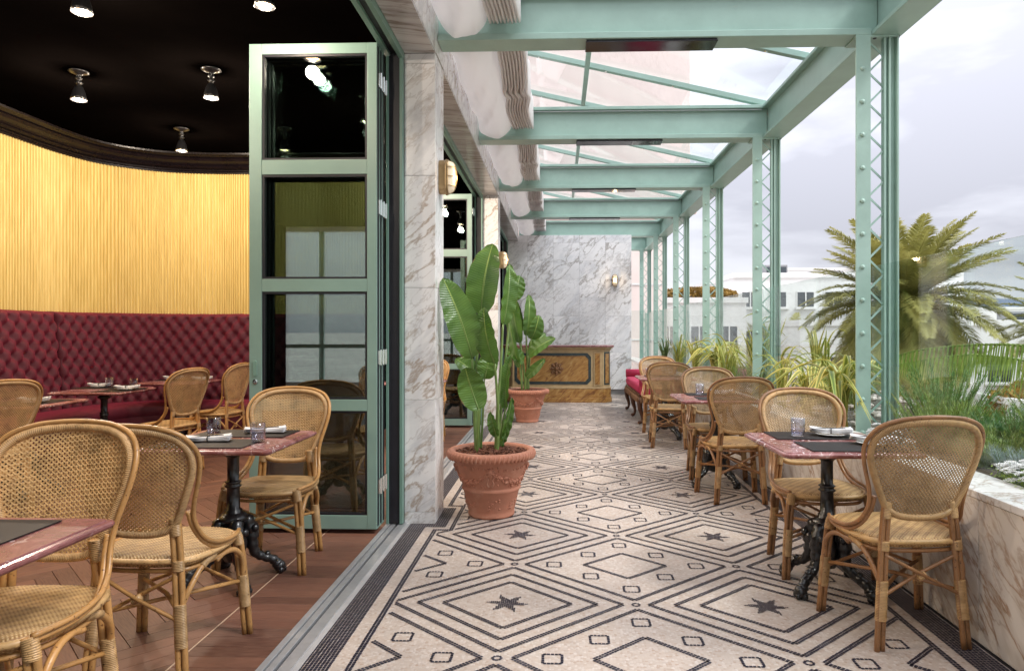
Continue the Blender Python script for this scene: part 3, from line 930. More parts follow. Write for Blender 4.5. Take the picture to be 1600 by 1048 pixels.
# interior shell
ceil_ = structure('ceiling', M().box(-6.2, XT - 0.001, -5.2, YB, 3.45, 3.6), M_dark)
structure('dining_wall', M().box(-6.2, -5.62, -5.2, 9.0, -0.05, 3.45).box(-5.62, -2.3, 8.52, 8.7, -0.05, 3.45).box(-2.42, -2.3, 8.7, YB, -0.05, 3.45).box(-2.3, XT, YB - 0.1, YB, -0.05, 3.45), M_dark)
structure('rear_wall', M().box(-6.2, XT, -5.4, -5.2, 3.36, 3.45).box(-6.2, XT, -5.4, -5.2, -0.05, 0.25), M_whitewall)
rw = thing('rear_window', 'green framed window wall at the back of the dining room behind the viewpoint', 'window', base=(-3.7, -5.3, 0.25))
for i in range(5):
    x = -6.15 + i * 1.2
    obj('mullion', M().box(x, x + 0.09, -5.34, -5.26, 0.25, 3.36), M_green, rw)
    obj('glass_pane', M().box(x + 0.09, x + 1.2, -5.304, -5.296, 0.25, 3.36), M_pane, rw)
obj('transom', M().box(-6.15, XT, -5.335, -5.265, 0.95, 1.03), M_green, rw)

# curved wall line shared by curtain, moulding and banquette
WL = [(-5.50, -4.9), (-5.50, 0), (-5.50, 5.0), (-5.50, 6.6), (-5.47, 7.3), (-5.31, 7.79), (-4.90, 8.16), (-4.41, 8.31), (-3.84, 8.36), (-3.0, 8.37), (-2.3, 8.37)]
wl = resample(catmull([(x, y, 0) for x, y in WL], 10), 0.02)
def offset_line(line, d):
    out = []
    for i, p in enumerate(line):
        a = line[max(0, i - 1)]; b_ = line[min(len(line) - 1, i + 1)]
        t = (b_ - a).normalized()
        nrm = Vector((t.y, -t.x, 0))      # towards the room
        out.append(p + nrm * d)
    return out
# pleated silk curtain
vis_wl = [p for p in wl if p.y > 1.2]
fine = resample(vis_wl, 0.0042)
m_ = M(); ph = 0.0; offs = []
amp = 0.0135
for i, p in enumerate(fine):
    ph += 2 * PI * 0.0042 / (0.036 * (1 + 0.40 * mnoise.noise(Vector((i * 0.02, 1.3, 0)))))
    offs.append((ph, 1 + 0.6 * mnoise.noise(Vector((i * 0.011, 7.3, 0)))))
rows = 7
for r_ in range(rows):
    z = 1.46 + (3.26 - 1.46) * r_ / (rows - 1)
    line = offset_line(fine, 0.03)
    ofl = offset_line(fine, 1.0)
    for i, p in enumerate(line):
        nrm = (ofl[i] - fine[i]).normalized()
        wob = 0.5 * mnoise.noise(Vector((i * 0.004, z * 0.8, 3)))
        q = p + nrm * amp * offs[i][1] * math.sin(offs[i][0] + wob)
        m_.v.append((q.x, q.y, z))
nn = len(fine)
for r_ in range(rows - 1):
    for i in range(nn - 1):
        m_.f.append((r_ * nn + i, r_ * nn + i + 1, (r_ + 1) * nn + i + 1, (r_ + 1) * nn + i)); m_.uv.append(None)
cur = obj('pleated_curtain', m_, M_curtain, smooth=True)
tag(cur, 'golden yellow pleated silk curtain covering the curved wall above the red banquette', 'curtain')
# crown moulding
prof = [(0.02, 3.235), (0.055, 3.235), (0.06, 3.255), (0.045, 3.27), (0.05, 3.285), (0.085, 3.30), (0.10, 3.315), (0.09, 3.33), (0.105, 3.345), (0.15, 3.37), (0.175, 3.395), (0.165, 3.405), (0.20, 3.42), (0.235, 3.43), (0.24, 3.449), (0.02, 3.449)]
mw = [p for p in resample(wl, 0.06) if p.y > 1.0]
m_ = M()
lines = [offset_line(mw, d) for d, z in prof]
for (d, z), ln in zip(prof, lines): m_.v += [(p.x, p.y, z) for p in ln]
nn = len(mw)
for r_ in range(len(prof)):
    r2 = (r_ + 1) % len(prof)
    for i in range(nn - 1):
        m_.f.append((r_ * nn + i, r_ * nn + i + 1, r2 * nn + i + 1, r2 * nn + i)); m_.uv.append(None)
tag(obj('crown_moulding', m_, M_mould), 'dark glossy stepped crown moulding curving round the ceiling above the yellow curtain', 'moulding')

# banquette: deep buttoned back and plain seat
bq = thing('banquette', 'long curved crimson velvet banquette with deep buttoned back under the yellow curtain', 'banquette', base=(-5.2, 7.9, 0))
bl_ = [p for p in resample(wl, 0.0125) if p.y > 2.0]
cum = [0.0]
for a, b_ in zip(bl_, bl_[1:]): cum.append(cum[-1] + (b_ - a).length)
def tuft_section(i0, i1, name='tufted_back'):
    m_ = M(); seg = bl_[i0:i1]
    ofl = offset_line(bl_, 1.0)
    nz = 92
    px, pz = 0.076, 0.096
    for r_ in range(nz + 1):
        z = 0.44 + (1.515 - 0.44) * r_ / nz
        lean = 0.10 + 0.09 * (1.515 - z)
        for i in range(i0, i1):
            s_ = cum[i]
            jx_ = 0.06 * mnoise.noise(Vector((s_ * 2.3, z * 2.3, 2.0))); jz_ = 0.06 * mnoise.noise(Vector((s_ * 2.3, z * 2.3, 8.0)))
            a = (s_ + jx_ * .2) / px + (z + jz_ * .2) / pz; b2 = (s_ + jx_ * .2) / px - (z + jz_ * .2) / pz
            h = (abs(math.sin(PI * a / 2 * 1.0)) * abs(math.sin(PI * b2 / 2 * 1.0))) ** 0.55
            crease = 0.4 * (1 - min(abs(math.sin(PI * a / 2)), abs(math.sin(PI * b2 / 2))) * 3) if min(abs(math.sin(PI * a / 2)), abs(math.sin(PI * b2 / 2))) < 0.33 else 0
            ca_, cb_ = abs(math.cos(PI * a / 2)), abs(math.cos(PI * b2 / 2))
            ht = 0.052 * (0.5 * h + 0.5 * (1 - (ca_ * cb_) ** 2.0)) + 0.004 * math.sin(a * 9 + b2 * 2) * (ca_ * cb_) ** 2
            ed = min(1.0, (1.515 - z) / 0.05, (i - i0) * 0.0125 / 0.03, (i1 - 1 - i) * 0.0125 / 0.03)
            ed = math.sqrt(max(0.0, 1 - (1 - ed) ** 2))
            nrm = (ofl[i] - bl_[i]).normalized()
            q = bl_[i] + nrm * (0.02 + lean * ed + ht * ed + 0.006 * mnoise.noise(Vector((s_ * 9, z * 9, 0))))
            m_.v.append((q.x, q.y, z + 0.004 * mnoise.noise(Vector((s_ * 7, z * 7, 5)))))
    w = i1 - i0
    for r_ in range(nz):
        for i in range(w - 1):
            m_.f.append((r_ * w + i, r_ * w + i + 1, (r_ + 1) * w + i + 1, (r_ + 1) * w + i)); m_.uv.append(None)
    return obj(name, m_, M_velvet, bq, smooth=True)
ic = min(range(len(bl_)), key=lambda i: abs(bl_[i].y - 7.12) + (0 if bl_[i].x < -5 else 9))
tuft_section(0, ic)
tuft_section(ic, len(bl_))
def sweep_profile(line, prof, name, mt, parent, smooth=True):
    m_ = M()
    for d, z in prof:
        m_.v += [(p.x, p.y, z) for p in offset_line(line, d)]
    nn = len(line)
    for r_ in range(len(prof) - 1):
        for i in range(nn - 1):
            m_.f.append((r_ * nn + i, r_ * nn + i + 1, (r_ + 1) * nn + i + 1, (r_ + 1) * nn + i)); m_.uv.append(None)
    return obj(name, m_, mt, parent, smooth=smooth)
sl = [p for p in resample(wl, 0.05) if p.y > 2.0]
sweep_profile(sl, [(0.16, 0.46), (0.3, 0.485), (0.55, 0.485), (0.66, 0.47), (0.69, 0.44), (0.685, 0.38), (0.67, 0.35)], 'seat', M_velvet, bq)
sweep_profile(sl, [(0.665, 0.36), (0.665, 0.012)], 'plinth', M_velvet, bq)

# ------------------------------------------------------------ marble wall, pillars, header
def panel(x0, x1, y0, y1, z0, z1, mt, parent, name='marble_panel'):
    g_ = 0.0012
    dx, dy, dz = (g_ if abs(x1 - x0) > 0.05 else 0), (g_ if abs(y1 - y0) > 0.05 else 0), (g_ if abs(z1 - z0) > 0.05 else 0)
    return obj(name, M().box(x0 + dx, x1 - dx, y0 + dy, y1 - dy, z0 + dz, z1 - dz), mt, parent, bevel=0.0012)
bw = thing('marble_wall', 'tall grey veined white marble wall closing the far end of the terrace', 'wall', base=(0, YB, 0))
obj('wall_core', M().box(XT, 1.50, YB + 0.02, YB + 0.3, -0.05, ZB - 0.006), M_roofdark, bw)
xe = 1.51; col_i = 0
while xe > XT + 0.01:
    xs = max(XT, xe - 0.537)
    zz = -0.02 - (0.378 if col_i % 2 else 0.0) + 0.12
    while zz < ZB - 0.01:
        z1 = min(ZB - 0.004, zz + 0.757)
        z0 = max(0.001, zz)
        if z1 - z0 > 0.02: panel(xs, xe, YB, YB + 0.02, z0, z1, M_marble_back, bw)
        zz += 0.757
    xe = xs; col_i += 1
panel(1.50, 1.512, YB + 0.02, YB + 0.3, 0, ZB - 0.006, M_marble_back, bw)

pl_words = {0: None, 1: None}
pil_labels = {2: 'nearest white marble pillar between the folded green doors and the big potted plant',
              3: 'second marble pillar, further back behind the tall banana leaves',
              1: 'marble pillar behind the viewpoint on the door side', 0: 'farthest marble pillar behind the viewpoint'}
JZ = [0.08, 0.837, 1.594, 2.351, 3.108]
for k, p in enumerate(PILS):
    if k == 0: continue
    t = thing('marble_pillar', pil_labels[k], 'pillar', base=(-0.94, p + PD / 2, 0), group='marble pillars of the door wall')
    obj('pillar_core', M().box(XT + 0.02, XP - 0.02, p + 0.02, p + PD - 0.02, 0.0, ZS), M_roofdark, t)
    zs_ = [0.0] + JZ + [ZS]
    for z0, z1 in zip(zs_, zs_[1:]):
        panel(XJ, XP, p, p + 0.02, z0, z1, M_marble, t)
        panel(XP - 0.02, XP, p + 0.0205, p + PD - 0.0205, z0, z1, M_marble, t)
        panel(XJ, XP, p + PD - 0.02, p + PD, z0, z1, M_marble, t)
# header above the openings: soffit and fascia slabs
bays = [(-5.0, PILS[1]), (PILS[1] + PD, PILS[2]), (PILS[2] + PD, PILS[3]), (PILS[3] + PD, YB)]
hl = ['marble clad header over the opening behind the viewpoint', 'marble clad header over the nearest door opening', 'marble clad header over the second door opening with the banana plant below', 'marble clad header over the farthest door opening']
for k, (y0, y1) in enumerate(bays):
    t = thing('marble_header', hl[k], 'lintel', base=(-0.94, (y0 + y1) / 2, ZS), group='marble headers of the door wall')
    obj('header_core', M().box(XT + 0.0, XP - 0.02, y0, y1, ZS + 0.02, 4.62), M_dark, t)
    nn = 3; st = (y1 - y0) / nn
    for i in range(nn):
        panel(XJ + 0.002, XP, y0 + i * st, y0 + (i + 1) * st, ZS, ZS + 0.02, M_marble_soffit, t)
ft = thing('marble_fascia', 'continuous marble fascia running above all door openings under the fabric shades', 'wall', base=(XP, 4, ZS))
y = -5.0
while y < YB - 0.05:
    panel(XP - 0.02, XP, y, min(YB, y + 1.2), ZS + 0.0205, 3.9, M_marble, ft)
    panel(XP - 0.02, XP, y, min(YB, y + 1.2), 3.9, 4.62, M_marble, ft)
    y += 1.2
# door frames (head rail and jambs)
fl = ['grey green aluminium door frame behind the viewpoint', 'grey green aluminium frame round the nearest door opening', 'grey green aluminium frame round the second door opening', 'grey green aluminium frame round the last door opening']
for k, (y0, y1) in enumerate(bays):
    t = thing('door_frame', fl[k], 'door frame', base=(-1.1, (y0 + y1) / 2, 0), group='aluminium door frames')
    obj('head_rail', M().box(XJ - 0.03, XJ + 0.001, y0 + 0.001, y1 - 0.001, ZS - 0.045, ZS + 0.019).box(XT - 0.003, XT + 0.03, y0, y1, ZS - 0.03, ZS + 0.019), M_green_dark, t, bevel=0.002)
    obj('gasket', M().box(XT + 0.03, XJ - 0.03, y0, y1, ZS - 0.008, ZS + 0.018), M_gasket, t)
    for yy, sg in ((y1, -1), (y0, 1)):
        obj('jamb', M().box(XJ - 0.022, XJ - 0.001, yy + sg * 0.002, yy + sg * 0.05, 0.01, ZS - 0.046).box(XT + 0.004, XT + 0.022, yy + sg * 0.002, yy + sg * 0.05, 0.01, ZS - 0.032), M_green_dark, t, bevel=0.002)
        obj('gasket', M().box(XT + 0.022, XJ - 0.022, yy + sg * 0.002, yy + sg * 0.04, 0.01, ZS - 0.01), M_gasket, t)

# ------------------------------------------------------------ folding door leaves
def make_leaf(name, label, y, handle=True, group='folded glazed door leaves'):
    x0, x1, th = -1.993, -1.162, 0.052
    t = thing(name, label, 'door', base=((x0 + x1) / 2, y, 0.02), group=group)
    zb, zt = 0.03, 3.150
    sl_, sr_ = 0.082, 0.064
    fr = M().box(x0, x0 + sl_, y, y + th, zb, zt).box(x1 - sr_, x1, y, y + th, zb, zt)
    obj('stile', M().box(x0, x0 + sl_, y, y + th, zb, zt), M_green_door, t, bevel=0.003)
    obj('stile', M().box(x1 - sr_, x1, y, y + th, zb, zt), M_green_door, t, bevel=0.003)
    rails = [(3.083, zt), (2.308, 2.402), (1.554, 1.636), (0.788, 0.861), (zb, 0.118)]
    for a, b_ in rails:
        obj('rail', M().box(x0 + sl_, x1 - sr_, y + 0.0015, y + th - 0.0015, a, b_), M_green_door, t, bevel=0.002)
    for (a, _), (_, b_) in zip(rails, rails[1:]):
        gx0, gx1 = x0 + sl_, x1 - sr_
        w = 0.014
        obj('gasket', M().box(gx0, gx0 + w, y + 0.008, y + th - 0.008, b_, a).box(gx1 - w, gx1, y + 0.008, y + th - 0.008, b_, a)
            .box(gx0 + w, gx1 - w, y + 0.008, y + th - 0.008, a - w, a).box(gx0 + w, gx1 - w, y + 0.008, y + th - 0.008, b_, b_ + w), M_gasket, t)
        obj('glass_pane', M().box(gx0 + w, gx1 - w, y + 0.020, y + 0.028, b_ + w, a - w), M_pane_door, t)
    obj('edge_seal', M().box(x1, x1 + 0.004, y + 0.012, y + th - 0.012, zb + 0.02, zt - 0.02), M_gasket, t)
    for z in (0.30, 1.13, 2.10, 2.92):
        h = obj('hinge', M().tube([(x1 + 0.012, y + th, z - 0.05), (x1 + 0.012, y + th, z + 0.05)], 0.009, 10).box(x1, x1 + 0.01, y + 0.02, y + th + 0.012, z - 0.045, z + 0.045), M_chrome, t)
    if handle:
        hd = M()
        st = [(x0 + 0.04 + 0.014 * math.cos(a), 1.06 + 0.038 * (1 if math.sin(a) > 0 else -1) + 0.014 * math.sin(a)) for a in [2 * PI * i / 20 for i in range(20)]]
        hd.prism(st, y - 0.008, y + 0.001, 'y')
        obj('handle', hd, M_green_dark, t, bevel=0.003)
        lk = M().lathe([(0.0, 0), (0.016, 0), (0.016, 0.006), (0.009, 0.007), (0.009, 0.004), (0, 0.004)], 16)
        l2 = M().add([(x0 + 0.042 + x, y - z, 0.975 + yv) for x, yv, z in lk.v], lk.f)
        obj('lock', l2, M_chrome, t)
    return t
ya = PILS[2] - 0.245
make_leaf('folding_door', 'front green framed glass door leaf folded open beside the nearest marble pillar', ya)
make_leaf('folding_door', 'second glass door leaf folded flat behind the front leaf at the nearest pillar', ya + 0.066, False)
make_leaf('folding_door', 'innermost glass door leaf of the stack against the nearest marble pillar', ya + 0.132, False)
yb_ = PILS[3] - 0.245
make_leaf('folding_door', 'front green glass door leaf folded open beside the second marble pillar', yb_)
make_leaf('folding_door', 'rear glass door leaf folded flat beside the second marble pillar', yb_ + 0.066, False)
yc_ = PILS[1] - 0.245

# ------------------------------------------------------------ planter wall
pw = thing('planter_wall', 'low marble planter wall with white coping along the right side of the terrace', 'wall', base=(1.85, 5, 0))
obj('planter_core', M().box(XW + 0.02, 1.97, -5.2, 17.5, -0.02, 0.605).box(3.6, 3.74, -5.2, 18.9, -0.02, 0.5), M_whitewall, pw)
yj = [2.89 + 1.22 * k for k in range(-7, 13)]
for a, b_ in zip(yj, yj[1:]):
    panel(XW, XW + 0.02, a, b_, 0.012, 0.604, M_marble_planter, pw)
    obj('coping_slab', M().box(XW - 0.004, 1.985, a + 0.0012, b_ - 0.0012, 0.605, 0.636), M_marble_soffit if False else M_marble, pw, bevel=0.003)
obj('base_strip', M().box(XW - 0.003, XW + 0.0, -5.2, YB, 0.0, 0.012), M_gasket, pw)
m_ = M(); nx, nyy = 14, 120
for j in range(nyy + 1):
    for i in range(nx + 1):
        x = 1.96 + 1.66 * i / nx; y = -3 + 20.4 * j / nyy
        m_.v.append((x, y, 0.55 + 0.05 * mnoise.noise(Vector((x * 2, y * 2, 0))) + 0.03 * (x - 1.96)))
for j in range(nyy):
    for i in range(nx):
        a = j * (nx + 1) + i
        m_.f.append((a, a + 1, a + nx + 2, a + nx + 1)); m_.uv.append(None)
so = obj('planter_soil', m_, M_soil, smooth=True, kind='structure')

# ------------------------------------------------------------ steel pergola
CX0_, CX1_ = 2.0, 2.285
rivet_me = M().lathe([(0.017, 0), (0.0155, 0.006), (0.009, 0.011), (0, 0.0125)], 10)
rv = M().add([(x, -z, y) for x, y, z in rivet_me.v], rivet_me.f).mesh('rivet', True); rv.materials.append(M_green)
bar_len = math.hypot(0.125, 0.105)
bar = M().box(-bar_len / 2, bar_len / 2, -0.003, 0.003, -0.0065, 0.0065).mesh('lattice_bar'); bar.materials.append(M_green)
col_words = {4: 'nearest mint green riveted lattice column in front of the date palm', 5: 'second mint green lattice column from the front, left of the palm',
             6: 'third mint green lattice column along the planter', 7: 'fourth mint green lattice column along the planter',
             8: 'fifth mint green lattice column, level with the end wall', 9: 'last mint green lattice column, in front of the pink wall',
             3: 'lattice column just behind the viewpoint', 2: 'second lattice column behind the viewpoint', 1: 'third lattice column behind the viewpoint', 0: 'fourth lattice column behind the viewpoint'}
def column(k, yc):
    t = thing('lattice_column', col_words[k], 'column', base=(2.14, yc, 0.5), group='mint green lattice columns along the planter')
    y0, y1 = yc - 0.095, yc + 0.095
    # left member: channel with broad riveted face; right member: I section
    a0, a1 = CX0_, CX0_ + 0.098
    c0, c1 = CX1_ - 0.092, CX1_
    z0, z1 = 0.45, ZB
    obj('left_post', M().box(a0, a1 - 0.0, y0, y0 + 0.012, z0, z1).box(a1 - 0.012, a1 + 0.0005, y0 + 0.012, y1, z0, z1), M_green, t, bevel=0.002)
    obj('right_post', M().box(c0, c0 + 0.014, y0 + 0.016, y0 + 0.06, z0, z1).box(c0 + 0.012, c1 - 0.012, y0 + 0.034, y0 + 0.048, z0, z1).box(c1 - 0.012, c1, y0, y1, z0, z1)
        .box(c0 + 0.03, c0 + 0.042, y0 + 0.01, y0 + 0.034, z0, z1), M_green, t, bevel=0.002)
    obj('cap_plate', M().box(a0 + 0.002, c1 - 0.002, y0 + 0.002, y1 - 0.002, z1 - 0.014, z1 - 0.0005), M_green, t, bevel=0.002)
    if k >= 4:
        zz = z0 + 0.17
        while zz < z1 - 0.1:
            obj('rivet', rv, None, t, loc=(a0 + 0.043, y0, zz), world=True)
            zz += 0.222
    st = 0.105; zz = z1 - 0.03; s_ = 1
    while zz - st > z0:
        obj('lattice_bar', bar, None, t, loc=((a1 + c0) / 2 + 0.004, y0 + 0.035 + (0.004 if s_ > 0 else -0.003), zz - st / 2), rot=(0, s_ * math.atan2(st, 0.125 - 0.02), 0), world=True)
        zz -= st; s_ = -s_
    return t
for k, yc in enumerate(BEAMS): column(k, yc - 0.005)

# longitudinal beam
lb = thing('eaves_beam', 'long mint green steel beam carried on the lattice columns at the outer edge of the roof', 'beam', base=(2.21, 5, ZB))
ya0, ya1 = -5.2, BEAMS[-1] + 0.12
obj('lower_flange', M().box(2.107, 2.315, ya0, ya1, ZB, ZB + 0.028), M_green, lb, bevel=0.004)
obj('upper_flange', M().box(2.107, 2.315, ya0, ya1, ZTOP - 0.03, ZTOP), M_green, lb, bevel=0.004)
obj('web', M().box(2.165, 2.255, ya0, ya1, ZB + 0.028, ZTOP - 0.03), M_green, lb)
for k, yc in enumerate(BEAMS):
    b_ = M()
    for (dx, dy) in ((0.03, -0.07), (0.18, -0.07), (0.03, 0.08), (0.18, 0.08)):
        b_.lathe([(0.016, 0), (0.016, -0.010), (0.010, -0.018), (0, -0.018)], 8, (2.107 + dx, yc + dy, ZB))
    if k >= 3: obj('bolt', b_, M_gasket, lb)
cb_words = ['mint green cross beam %s' % w for w in ('far behind the viewpoint', 'third behind the viewpoint', 'second behind the viewpoint', 'just behind the viewpoint',
            'nearest overhead, with the large black heater panel', 'second from the front, under the glass roof', 'third from the front, above the second pillar',
            'fourth from the front, in the far half of the roof', 'fifth, resting over the marble end wall', 'short and farthest, beyond the end wall')]
for k, yc in enumerate(BEAMS):
    x0 = XP + 0.002 if k < 9 else 1.53
    t = thing('cross_beam', cb_words[k], 'beam', base=((x0 + 2.1) / 2, yc, ZB), group='mint green roof cross beams')
    obj('lower_flange', M().box(x0, 2.104, yc - 0.1, yc + 0.1, ZB, ZB + 0.045), M_green, t, bevel=0.004)
    obj('upper_flange', M().box(x0, 2.104, yc - 0.1, yc + 0.1, ZTOP - 0.035, ZTOP), M_green, t, bevel=0.004)
    obj('web', M().box(x0, 2.16, yc - 0.055, yc + 0.055, ZB + 0.045, ZTOP - 0.035), M_green, t)
    if 3 <= k <= 8:
        obj('shade_cable', M().tube([(x0, yc - 0.085, ZTOP - 0.048), (2.10, yc - 0.085, ZTOP - 0.048)], 0.006, 6), M_steel, t)
    if 3 <= k <= 8:
        hw = ['black glass heater panel under the beam behind the viewpoint', 'largest black glass heater panel, under the nearest cross beam', 'black heater panel under the second cross beam',
              'thin dark heater panel under the third cross beam', 'thin dark heater panel under the fourth cross beam', 'farthest heater panel, under the fifth cross beam'][k - 3]
        h = thing('heater_panel', hw, 'heater', base=(0.64, yc, ZB - 0.04), group='heater panels under the roof beams')
        obj('glass_face', M().box(0.19, 1.085, yc - 0.085, yc + 0.085, ZB - 0.020, ZB - 0.012), M_heater, h, bevel=0.002)
        obj('housing', M().box(0.195, 1.08, yc - 0.080, yc + 0.080, ZB - 0.0118, ZB - 0.001), M_gasket, h)

# rafters, purlin and glass of the sloping roof
def zr(x): return 3.655 + 0.231 * (2.09 - x)
rf = thing('roof_frame', 'slender mint green rafters and purlin carrying the sloping glass roof', 'roof frame', base=(0.6, 5, ZTOP))
half = []
for k, yc in enumerate(BEAMS[:-1]): half += [yc, yc + 1.22]
for i, yy in enumerate(half):
    if yy > YB + 1.0: continue
    x0, x1 = XP, 2.16
    vs = []
    for x, z in ((x0, zr(x0)), (x1, zr(x1))):
        for dy, dz in ((-0.03, 0), (0.03, 0), (0.03, 0.055), (-0.03, 0.055)): vs.append((x, yy + dy, z + dz))
    r_ = obj('rafter', M().add(vs, [(0, 1, 2, 3), (7, 6, 5, 4), (0, 4, 5, 1), (1, 5, 6, 2), (2, 6, 7, 3), (3, 7, 4, 0)]), M_green, rf, bevel=0.003)
    bb = M()
    for x in (-0.2, 0.5, 1.2, 1.8): bb.lathe([(0.014, 0), (0.011, -0.006), (0, -0.008)], 8, (x, yy, zr(x)))
    obj('bolt', bb, M_chrome, r_, world=False)
obj('purlin', M().box(0.275, 0.325, -5.0, YB + 1.0, zr(0.3) - 0.045, zr(0.3) - 0.003), M_green, rf, bevel=0.003)
rg = thing('glass_roof', 'clear sloping glass roof over the terrace, seen from below', 'glass roof', base=(0.6, 5, 4.1))
for i in range(len(half) - 1):
    y0, y1 = half[i] + 0.004, half[i + 1] - 0.004
    if y1 > YB + 1.0: break
    for x0, x1 in ((XP, 0.296), (0.304, 2.3)):
        vs = [(x, y, zr(x) + 0.058 + dz) for dz in (0, 0.01) for x, y in ((x0, y0), (x1, y0), (x1, y1), (x0, y1))]
        obj('glass_pane', M().add(vs, [(3, 2, 1, 0), (4, 5, 6, 7), (0, 1, 5, 4), (1, 2, 6, 5), (2, 3, 7, 6), (3, 0, 4, 7)]), M_pane_roof, rg)

# balustrade glass panes between the columns
gl_words = {3: 'nearest clear glass balustrade pane, right of the front column', 4: 'glass balustrade pane between the first and second columns', 5: 'glass balustrade pane between the second and third columns',
            6: 'glass balustrade pane between the third and fourth columns', 7: 'glass balustrade pane between the fourth and fifth columns', 8: 'farthest side pane of the glass balustrade',
            2: 'glass balustrade pane beside the viewpoint', 1: 'glass balustrade pane behind the viewpoint', 0: 'rearmost glass balustrade pane'}
for k in range(9):
    y0, y1 = BEAMS[k] - 0.07, BEAMS[k + 1] - 0.09
    o = obj('balustrade_pane', M().box(2.112, 2.128, y0, y1, 0.52, 1.735), M_pane, bevel=0.0)
    tag(o, gl_words[k], 'glass pane', 'glass balustrade panes')
o = obj('end_pane', M().box(1.52, 2.0, YB + 0.1, YB + 0.112, 0.66, 1.73), M_pane)
tag(o, 'small glass pane between the end wall and the fifth column', 'glass pane')

# fabric roof shades, bay by bay
sh_words = ['white fabric roof shade bundled in the bay behind the viewpoint', 'nearest white fabric roof shade, cut by the top of the photo', 'large white fabric shade between the first and second beams', 'white fabric shade between the second and third beams',
            'white fabric shade between the third and fourth beams', 'farthest white fabric shade, before the end wall']
for n_, k in enumerate(range(2, 8)):
    y0, y1 = BEAMS[k] + 0.10, BEAMS[k + 1] - 0.10
    t = thing('fabric_awning', sh_words[n_], 'awning', base=(-0.6, (y0 + y1) / 2, ZB), group='bundled fabric roof shades')
    sec = catmull([(XP + 0.012, 0, 3.74), (XP + 0.014, 0, 3.50), (-0.795, 0, 3.375), (-0.70, 0, 3.315), (-0.60, 0, 3.315), (-0.515, 0, 3.375), (-0.485, 0, 3.47), (-0.49, 0, 3.60), (-0.56, 0, 3.72)], 5)
    m_ = M(); ns = 46
    for i in range(ns + 1):
        y = y0 + (y1 - y0) * i / ns
        f = i / ns
        sag = 0.03 * math.sin(PI * f)
        for j, p in enumerate(sec):
            q = j / (len(sec) - 1)
            w = math.sin(PI * q)
            nz = mnoise.noise(Vector((y * 2.2 + q * 4, q * 5 + y * 1.3, n_ * 9))) * 0.028 + mnoise.noise(Vector((y * 6 + q * 9, q * 14 - y * 3, n_ * 5))) * 0.010
            m_.v.append((p.x + w * nz * 0.8, y, p.z - w * sag + w * nz))
    w_ = len(sec)
    for i in range(ns):
        for j in range(w_ - 1):
            a = i * w_ + j
            m_.f.append((a, a + 1, a + w_ + 1, a + w_)); m_.uv.append(None)
    obj('billow', m_, M_fabric, t, smooth=True)
    # stack of pleats
    for j in range(9):
        x = -0.47 + j * 0.025
        m_ = M()
        for i in range(ns + 1):
            y = y0 + 0.01 + (y1 - y0 - 0.02) * i / ns
            f = i / ns
            kink = 0.035 * math.exp(-((f - 0.50) / 0.045) ** 2) * (1 if (j % 2) else 0.55) * (-1) + 0.03 * math.exp(-((f - 0.56) / 0.10) ** 2)
            bow = 0.018 * math.sin(PI * f * 2 + 0.4)
            sx = x + bow + kink + 0.003 * mnoise.noise(Vector((y * 8, j, n_)))
            zb_ = 3.395 + 0.012 * mnoise.noise(Vector((y * 2, j * 0.7, n_))) - 0.02 * math.sin(PI * f)
            for dx, z in ((-0.004, 3.70), (-0.009, 3.50), (-0.010, zb_ + 0.02), (-0.006, zb_ + 0.004), (0, zb_), (0.006, zb_ + 0.004), (0.010, zb_ + 0.02), (0.009, 3.50), (0.004, 3.70)):
                m_.v.append((sx + dx, y, z))
        for i in range(ns):
            for q in range(8):
                a = i * 9 + q
                m_.f.append((a, a + 1, a + 10, a + 9)); m_.uv.append(None)
        m_.f += [tuple(range(8, -1, -1)), tuple(ns * 9 + q for q in range(9))]; m_.uv += [None, None]
        obj('pleat', m_, M_fabric, t, smooth=True)
# ------------------------------------------------------------ rattan chair prototype
def yback(x, z):
    return -0.19 - 0.105 * (z - 0.545) / 0.41 + 0.95 * x * x
OUT = [(0, .536), (.055, .538), (.105, .549), (.142, .578), (.166, .625), (.193, .695), (.217, .765), (.224, .820), (.213, .868), (.180, .906), (.125, .929), (.06, .938), (0, .940)]
def panel_outline():
    pts = [Vector((x, 0, z)) for x, z in OUT] + [Vector((-x, 0, z)) for x, z in reversed(OUT[1:-1])]
    return catmull(pts, 6, True)
def ribbed(path, r, step, amp, n=8, closed=False, flat=1.0):
    P = resample(path, step, closed)
    rr = [r * (1 + (amp if i % 2 else -amp)) for i in range(len(P))]
    return P, rr
def binding(m_, path, r, amp=0.05, step=0.0032, n=10, flat=1.0, up=None):
    P, rr = ribbed(path, r, step, amp)
    rr[0] *= 0.9; rr[-1] *= 0.9
    m_.tube(P, rr, n, flat=flat, up=up)
def pair(m_, path, off, r, n=7):
    """two canes side by side"""
    for s_ in (-1, 1):
        m_.tube([Vector(p) + Vector(off) * s_ for p in path], r, n)

